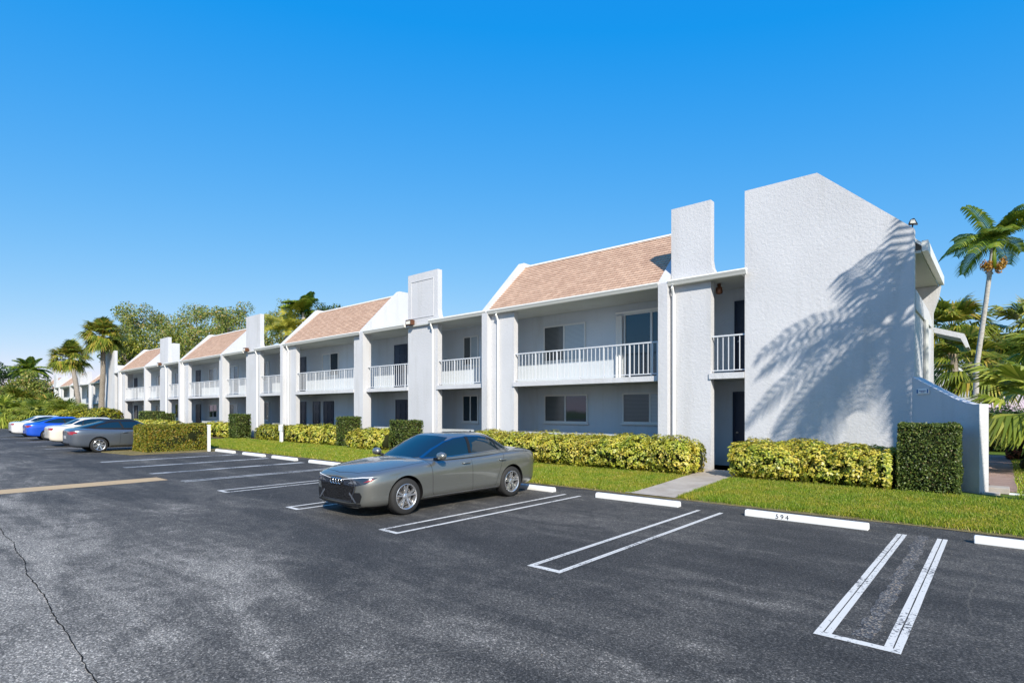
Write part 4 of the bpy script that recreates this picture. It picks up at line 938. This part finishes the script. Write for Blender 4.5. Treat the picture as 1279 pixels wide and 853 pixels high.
        strip(tb, [(-.66,.44),(-.50,.275)], .035, o_, u_, (0,0,kz), d_, .014).build('intake_blade', CM['chrome'] if detail else CM['black'], root)
    # hood creases/shut line seen from the front-left
    q = MB()
    for sd in (1, -1): strip(tb, [(.78*sd,1.0),(.80*sd,1.5),(.72*sd,1.95),(.50*sd,2.20)], .007, (0,0,4), (0,ky,0), (kx,0,0), (0,0,-1), .0012, b=q)
    strip(tb, [(.50,2.20),(.0,2.26),(-.50,2.20)], .007, (0,0,4), (0,ky,0), (kx,0,0), (0,0,-1), .0012, b=q)
    q.build('bonnet_seam', CM['black'], root)
    if style == 'sedan' and detail:
        q = MB(); q.prism([(-.02,0),(.09,0),(.0,.045)], -.01, .01, 'y'); q.v = [(x-1.0*kx+.02, y, z+1.388*kz) for x, y, z in q.v]; q.build('roof_antenna', CM['black'], root)
    return root
CM['dark'] = mat('dark_chrome', (.35,.36,.38), .2, 1.)
HP = math.pi/2
make_car('parked_sedan', 'warm grey sedan with four ring emblem and double spoke alloys parked nose-out in the stall', (-8.60, 7.47, 0), -HP, CM['grey'], 'sedan', 4.64, 1.82, 1.365)
make_car('parked_coupe', 'silver coupe with red tail lamps parked nose-in beside the broad island hedge', (-30.0, 7.6, 0), HP, CM['silver'], 'coupe', 4.78, 1.9, 1.42, False, CM['black'])
make_car('parked_sedan', 'cream sedan mostly hidden behind the silver coupe', (-36.0, 7.9, 0), HP, CM['cream'], 'sedan', 4.8, 1.85, 1.45, False)
make_car('parked_coupe', 'bright blue coupe with dark wheels between the cream and the white sedan', (-44.3, 8.1, 0), HP, CM['blue'], 'coupe', 4.7, 1.85, 1.42, False)
make_car('parked_sedan', 'pearl white sedan, farthest left of the row of cars', (-50.4, 8.2, 0), HP, CM['white'], 'sedan', 4.8, 1.85, 1.45, False)

# ------------------------------------------------------------------ vegetation placement
PG = 'tall palms between the buildings'
fan_palm('sabal_palm', -80.5, 15.4, [(.0,0,0), (-.4,0,3), (-2.0,0,5.6), (-4.6,0,8.2)], .26, 90, 1.2, 1.3, M['sabal'], 'shorter leaning palm left of its taller neighbour at the far end of the building', group=PG, seed=1)
fan_palm('sabal_palm', -67.2, 14.75, [(-.6,0,0), (-.4,0,3), (.1,0,5.5), (.1,0,9.2)], .24, 96, 1.05, 1.15, M['sabal'], 'taller straight palm standing against the far end wall of the long building', group=PG, seed=2)
feather_palm('coconut_palm', -132.4, 18, [(0,0,0), (.4,0,9.0)], .25, 24, 3.4, M['feather'], 'distant feathery palm rising above the roofs of the far building', seed=3, ll=1.0, w=.2)
feather_palm('coconut_palm', -51.0, 25.5, [(0,0,0), (.1,0,4), (.2,0,9.4)], .2, 20, 3.6, M['yfeather'], 'yellow feathery palm behind the roof of the middle unit', seed=4, ll=.9, w=.12)
feather_palm('coconut_palm', -50.6, 27, [(0,0,0), (.1,0,4), (.2,0,11.2)], .2, 18, 2.2, M['feather'], 'green feathery palm in the trees behind the middle roof', seed=14, ll=.9, w=.12)
T = [(-99.9,27,18.2,4.4,3.4,7000,.28,'oak',21,'sparse tree top right behind the tall palm'),
 (-90,25,13.2,5.4,3.6,11000,.28,'green',22,'bright green tree filling the gap between the tall palm and the left chimney'),
 (-81.3,29,17.2,5.6,5.2,11000,.24,'oak',23,'broadest thin-leaved oak, rising highest above the left roofs'),
 (-65.7,27,14.2,4.4,4.2,9000,.22,'oak',24,'rounded brown-green oak just left of the second chimney'),
 (-81.4,26,12.6,3.2,4.0,5000,.25,'green',25,'yellow green tree low behind the left pink roof'),
 (-58.1,28,12.8,3.4,3.6,7000,.20,'oak',26,'brownish oak right of the second chimney'),
 (-59.9,31,14.4,2.8,2.6,2600,.18,'oak',27,'very thin wispy tree top above the yellow palm fronds'),
 (-50.1,29,12.2,2.4,1.8,3400,.20,'dgreen',28,'dark green tree top just above the middle roof'),
 (-70,26,11.5,3.6,3.2,6000,.24,'oak',32,'low dull tree showing behind the second roof from the left'),
 (-95.5,24,12.4,3.4,3.6,6000,.28,'dgreen',33,'blue green tree directly right of the tall palm trunk'),
 (-161.4,18,12.0,7,5,9000,.42,'dgreen',29,'dense green tree at the far left edge'),
 (-123.7,16,8.4,4.2,3.4,7000,.32,'oak',30,'brownish tree below the dense green one at far left'),
 (-131.5,20,7.6,3.4,3.0,5000,.34,'dgreen',31,'distant green tree beside the far feathery palm')]
for x, y, h, rx, rz, n, s, mm, sd, lb in T: tree(x, y, h, rx, rz, int(n*.8), s, M[mm], sd, lb, trunk=.3, clumps=34, loose=.34)
# palmetto clumps and shrubs at far left, behind the parked cars
SG = 'palmettos behind the parked cars'
for i, (x, y, hh, rr, mm, lb) in enumerate([(-77,8.5,1.3,1.4,'fan','wide light green palmetto at the left edge behind the white sedan'), (-79,12.5,1.5,1.5,'sabal','tall bushy palmetto above the pearl white sedan'),
    (-74,10.5,1.0,1.2,'fan','palmetto directly above the blue coupe'), (-88,11.0,2.6,1.6,'sabal','tallest palmetto at the left edge, dull green with brown tips'), (-71,12.5,1.3,1.2,'fan','yellowish palmetto left of the leaning palm trunk'), (-92,8.6,2.2,1.7,'fan','far yellow green palmetto touching the left edge of the photo')]):
    fan_palm('palmetto', x, y, [(0,0,0), (0,0,hh*.6), (.1,0,hh)], .18, 70, 1.2, rr, M[mm], lb, 'palmetto', group=SG, dead=4, lo=-.6, nseg=12, seed=50+i)
bush('green_shrub', -75.5, -68, 11.5, 14.0, 2.0, M['croton2'], 5200, .26, 'tall yellow green shrub mass behind the blue coupe', 'bush', 33, None, 1.1)
bush('green_shrub', -64.6, -60.3, 13.0, 14.6, 1.9, M['croton2'], 2400, .22, 'green shrub at the foot of the two palm trunks above the silver coupe', 'bush', 34, None, .8)
bush('green_shrub', -98, -76, 13, 16, 2.1, M['croton2'], 6000, .3, 'long shrub bank behind the palmettos at far left', 'bush', 35, None, 1.5)
# green waste container
b = MB(); b.prism([(-1.1,.25),(1.1,.25),(1.1,1.3),(.2,1.95),(-1.1,1.95)], -1.6, 1.6, 'x'); o = b.build('waste_container', mat('green_container_paint', (.01,.13,.06), .5), None, bevel=.03); o.location = (-78.5, 7.6, 0); tag(o, 'green metal waste container at the left edge beyond the white sedan', 'dumpster')
b = MB()
for x in (-1.3, -.4, .5, 1.3): b.box(x-.05, x+.05, -1.17, -1.101, .3, 1.25)
b.build('rib', M['dark'], o); MB().box(-1.62, 1.62, -1.14, .18, 1.96, 2.0).build('lid', M['dark'], o)
for x in (-1.2, 1.2): MB().lathe([(.001,-.9),(.12,-.9),(.12,-1.0),(.001,-1.0)], 'y', 14, (x, 0, .12)).build('caster', M['dark'], o)

# right side
feather_palm('christmas_palm', -.45, 28.2, [(-.35,0,0), (-.28,0,3.5), (.0,0,6.0), (.22,0,8.2)], .085, 22, 1.8, M['feather'], 'tall slender palm with orange seed clusters right of the building', ll=.62, droop=1.5, seed=5, seeds=True, w=.07)
fan_palm('sabal_palm', -1.9, 36, [(0,0,0), (.1,0,3), (0,0,6.0)], .22, 44, 1.0, 1.15, M['sabal'], 'palm close to the end of the building, left of the slender trunk', seed=7, group='palms right of the building')
fan_palm('sabal_palm', 1.1, 38, [(0,0,0), (.1,0,3), (0,0,5.8)], .22, 48, 1.1, 1.25, M['sabal'], 'palm directly right of the slender trunk', seed=8, group='palms right of the building')
fan_palm('sabal_palm', -1.0, 33, [(0,0,0), (.1,0,3), (0,0,4.0)], .2, 40, 1.0, 1.1, M['sabal'], 'low dark palm behind the slender trunk', seed=9, group='palms right of the building')
fan_palm('fan_palm', .85, 20.5, [(0,0,0), (.02,0,1.0), (.05,0,1.9)], .13, 30, 1.0, 1.15, M['fan'], 'big fan palm with bright star-shaped leaves at the right edge', seed=10, dead=3, lo=-.45, nseg=22)
fan_palm('fan_palm', 1.8, 23.5, [(0,0,0), (.02,0,1.5), (.05,0,3.2)], .14, 34, 1.1, 1.2, M['fan'], 'taller fan palm behind the star-leaved one at the right edge', seed=11, dead=3, lo=-.5, nseg=20)
tree(3.5, 48, 8.5, 5, 3.6, 7000, .26, M['green'], 41, 'green tree beyond the palms at the right edge', clumps=40)
tree(-3.0, 52, 8.2, 4, 3.2, 5000, .26, M['dgreen'], 42, 'dark green tree in the gap beside the building end', clumps=36)
bush('red_shrub', .2, 3.6, 24.6, 26.2, 1.1, M['redleaf'], 2400, .12, 'dark red leaved shrub under the fan palms', 'bush', 43, None, .5)
bush('green_shrub', .55, 1.7, 20.4, 21.2, .45, M['hedge'], 900, .09, 'small low green shrub on the lawn right of the paver path', 'bush', 44, None, .3)
bush('green_shrub', -1.0, 4.8, 29.0, 31.0, 1.9, M['dgreen'], 3400, .14, 'dark shrub bank behind the fan palms', 'bush', 45, None, .7)
tag(MB().box(.9, 8, 19.5, 24, .14, .158).build('planting_bed', M['mulch']), kind='structure')
# distant white building seen past the end of the long one
e = empty('distant_house', (0,0,0), 0, label='distant white building with sloping roof seen between the palms', cat='building')
MB().prism([(-6.5,.0),(-.7,.0),(-.7,3.1),(-3.2,5.6),(-6.5,5.6)], 44, 50, 'y').build('wall', M['stucco'], e)
MB().prism([(-3.3,5.75),(-.45,2.95),(-.45,2.80),(-3.3,5.58)], 43.7, 50.2, 'y').build('roof', M['trim'], e)
window(e, -2.6, -1.5, 1.0, 2.2, 44, 'glass', 'glass')
o = MB().prism([(-2.2,.1),(-.85,.1),(-.85,2.0),(-.8,2.0),(-.8,2.3),(-2.2,2.3)], 27.5, 29.5, 'y').build('patio_wall', M['stucco'], None); tag(o, 'low white capped wall peeking over the sloping wing wall', 'wall')
# palms right of the frame whose fronds shade the end wall
feather_palm('coconut_palm', 3.2, 11.3, [(.6,0,0), (.4,0,3), (.1,0,5), (0,0,8.05)], .12, 38, 2.45, M['feather'], 'palm whose frond tips enter the top right corner and shade the end wall', seed=23, ll=.60, droop=1.9, w=.085, lo=-.7, nn=20)

# ------------------------------------------------------------------ light, sky, camera
sd = Vector((1.25, -1.0, 1.1)).normalized()
sun = bpy.data.lights.new('sun', 'SUN'); sun.energy = 3.8; sun.angle = R(.53); sun.color = (1., .93, .82)
so = bpy.data.objects.new('sun', sun); COL.objects.link(so); so.rotation_euler = (-sd).to_track_quat('-Z', 'Y').to_euler()
w = bpy.data.worlds.new('World'); S.world = w; w.use_nodes = True; nt = w.node_tree
sky = nt.nodes.new('ShaderNodeTexSky'); sky.sky_type = 'NISHITA'; sky.sun_disc = False
sky.sun_elevation = math.asin(sd.z); sky.sun_rotation = math.atan2(sd.x, sd.y); sky.air_density = 1.0; sky.dust_density = .1; sky.ozone_density = 3.5; sky.altitude = 0
bg = nt.nodes['Background']; bg.inputs['Strength'].default_value = .131
sp = nt.nodes.new('ShaderNodeSeparateColor'); cb = nt.nodes.new('ShaderNodeCombineColor'); nt.links.new(sky.outputs[0], sp.inputs[0])
def wm(op, x, v):
    n = nt.nodes.new('ShaderNodeMath'); n.operation = op; nt.links.new(x, n.inputs[0]); n.inputs[1].default_value = v; return n.outputs[0]
nt.links.new(wm('MAXIMUM', wm('SUBTRACT', wm('MULTIPLY', sp.outputs[0], .58), .46), .04), cb.inputs[0])
nt.links.new(wm('POWER', sp.outputs[1], .6), cb.inputs[1]); nt.links.new(wm('MULTIPLY', wm('POWER', sp.outputs[2], .14), 3.1), cb.inputs[2])
nt.links.new(cb.outputs[0], bg.inputs['Color'])
cam = bpy.data.cameras.new('camera'); co = bpy.data.objects.new('camera', cam); COL.objects.link(co)
cam.sensor_width = 36; cam.lens = 695.7/1279*36; cam.shift_y = 86/1279; cam.clip_end = 2000; cam.clip_start = .05
co.location = (0, 0, 1.8); co.rotation_euler = (R(90), 0, math.atan(611.5/695.7)); S.camera = co
S.view_settings.view_transform = 'Standard'; S.view_settings.look = 'None'; S.view_settings.exposure = .86; S.view_settings.gamma = 1
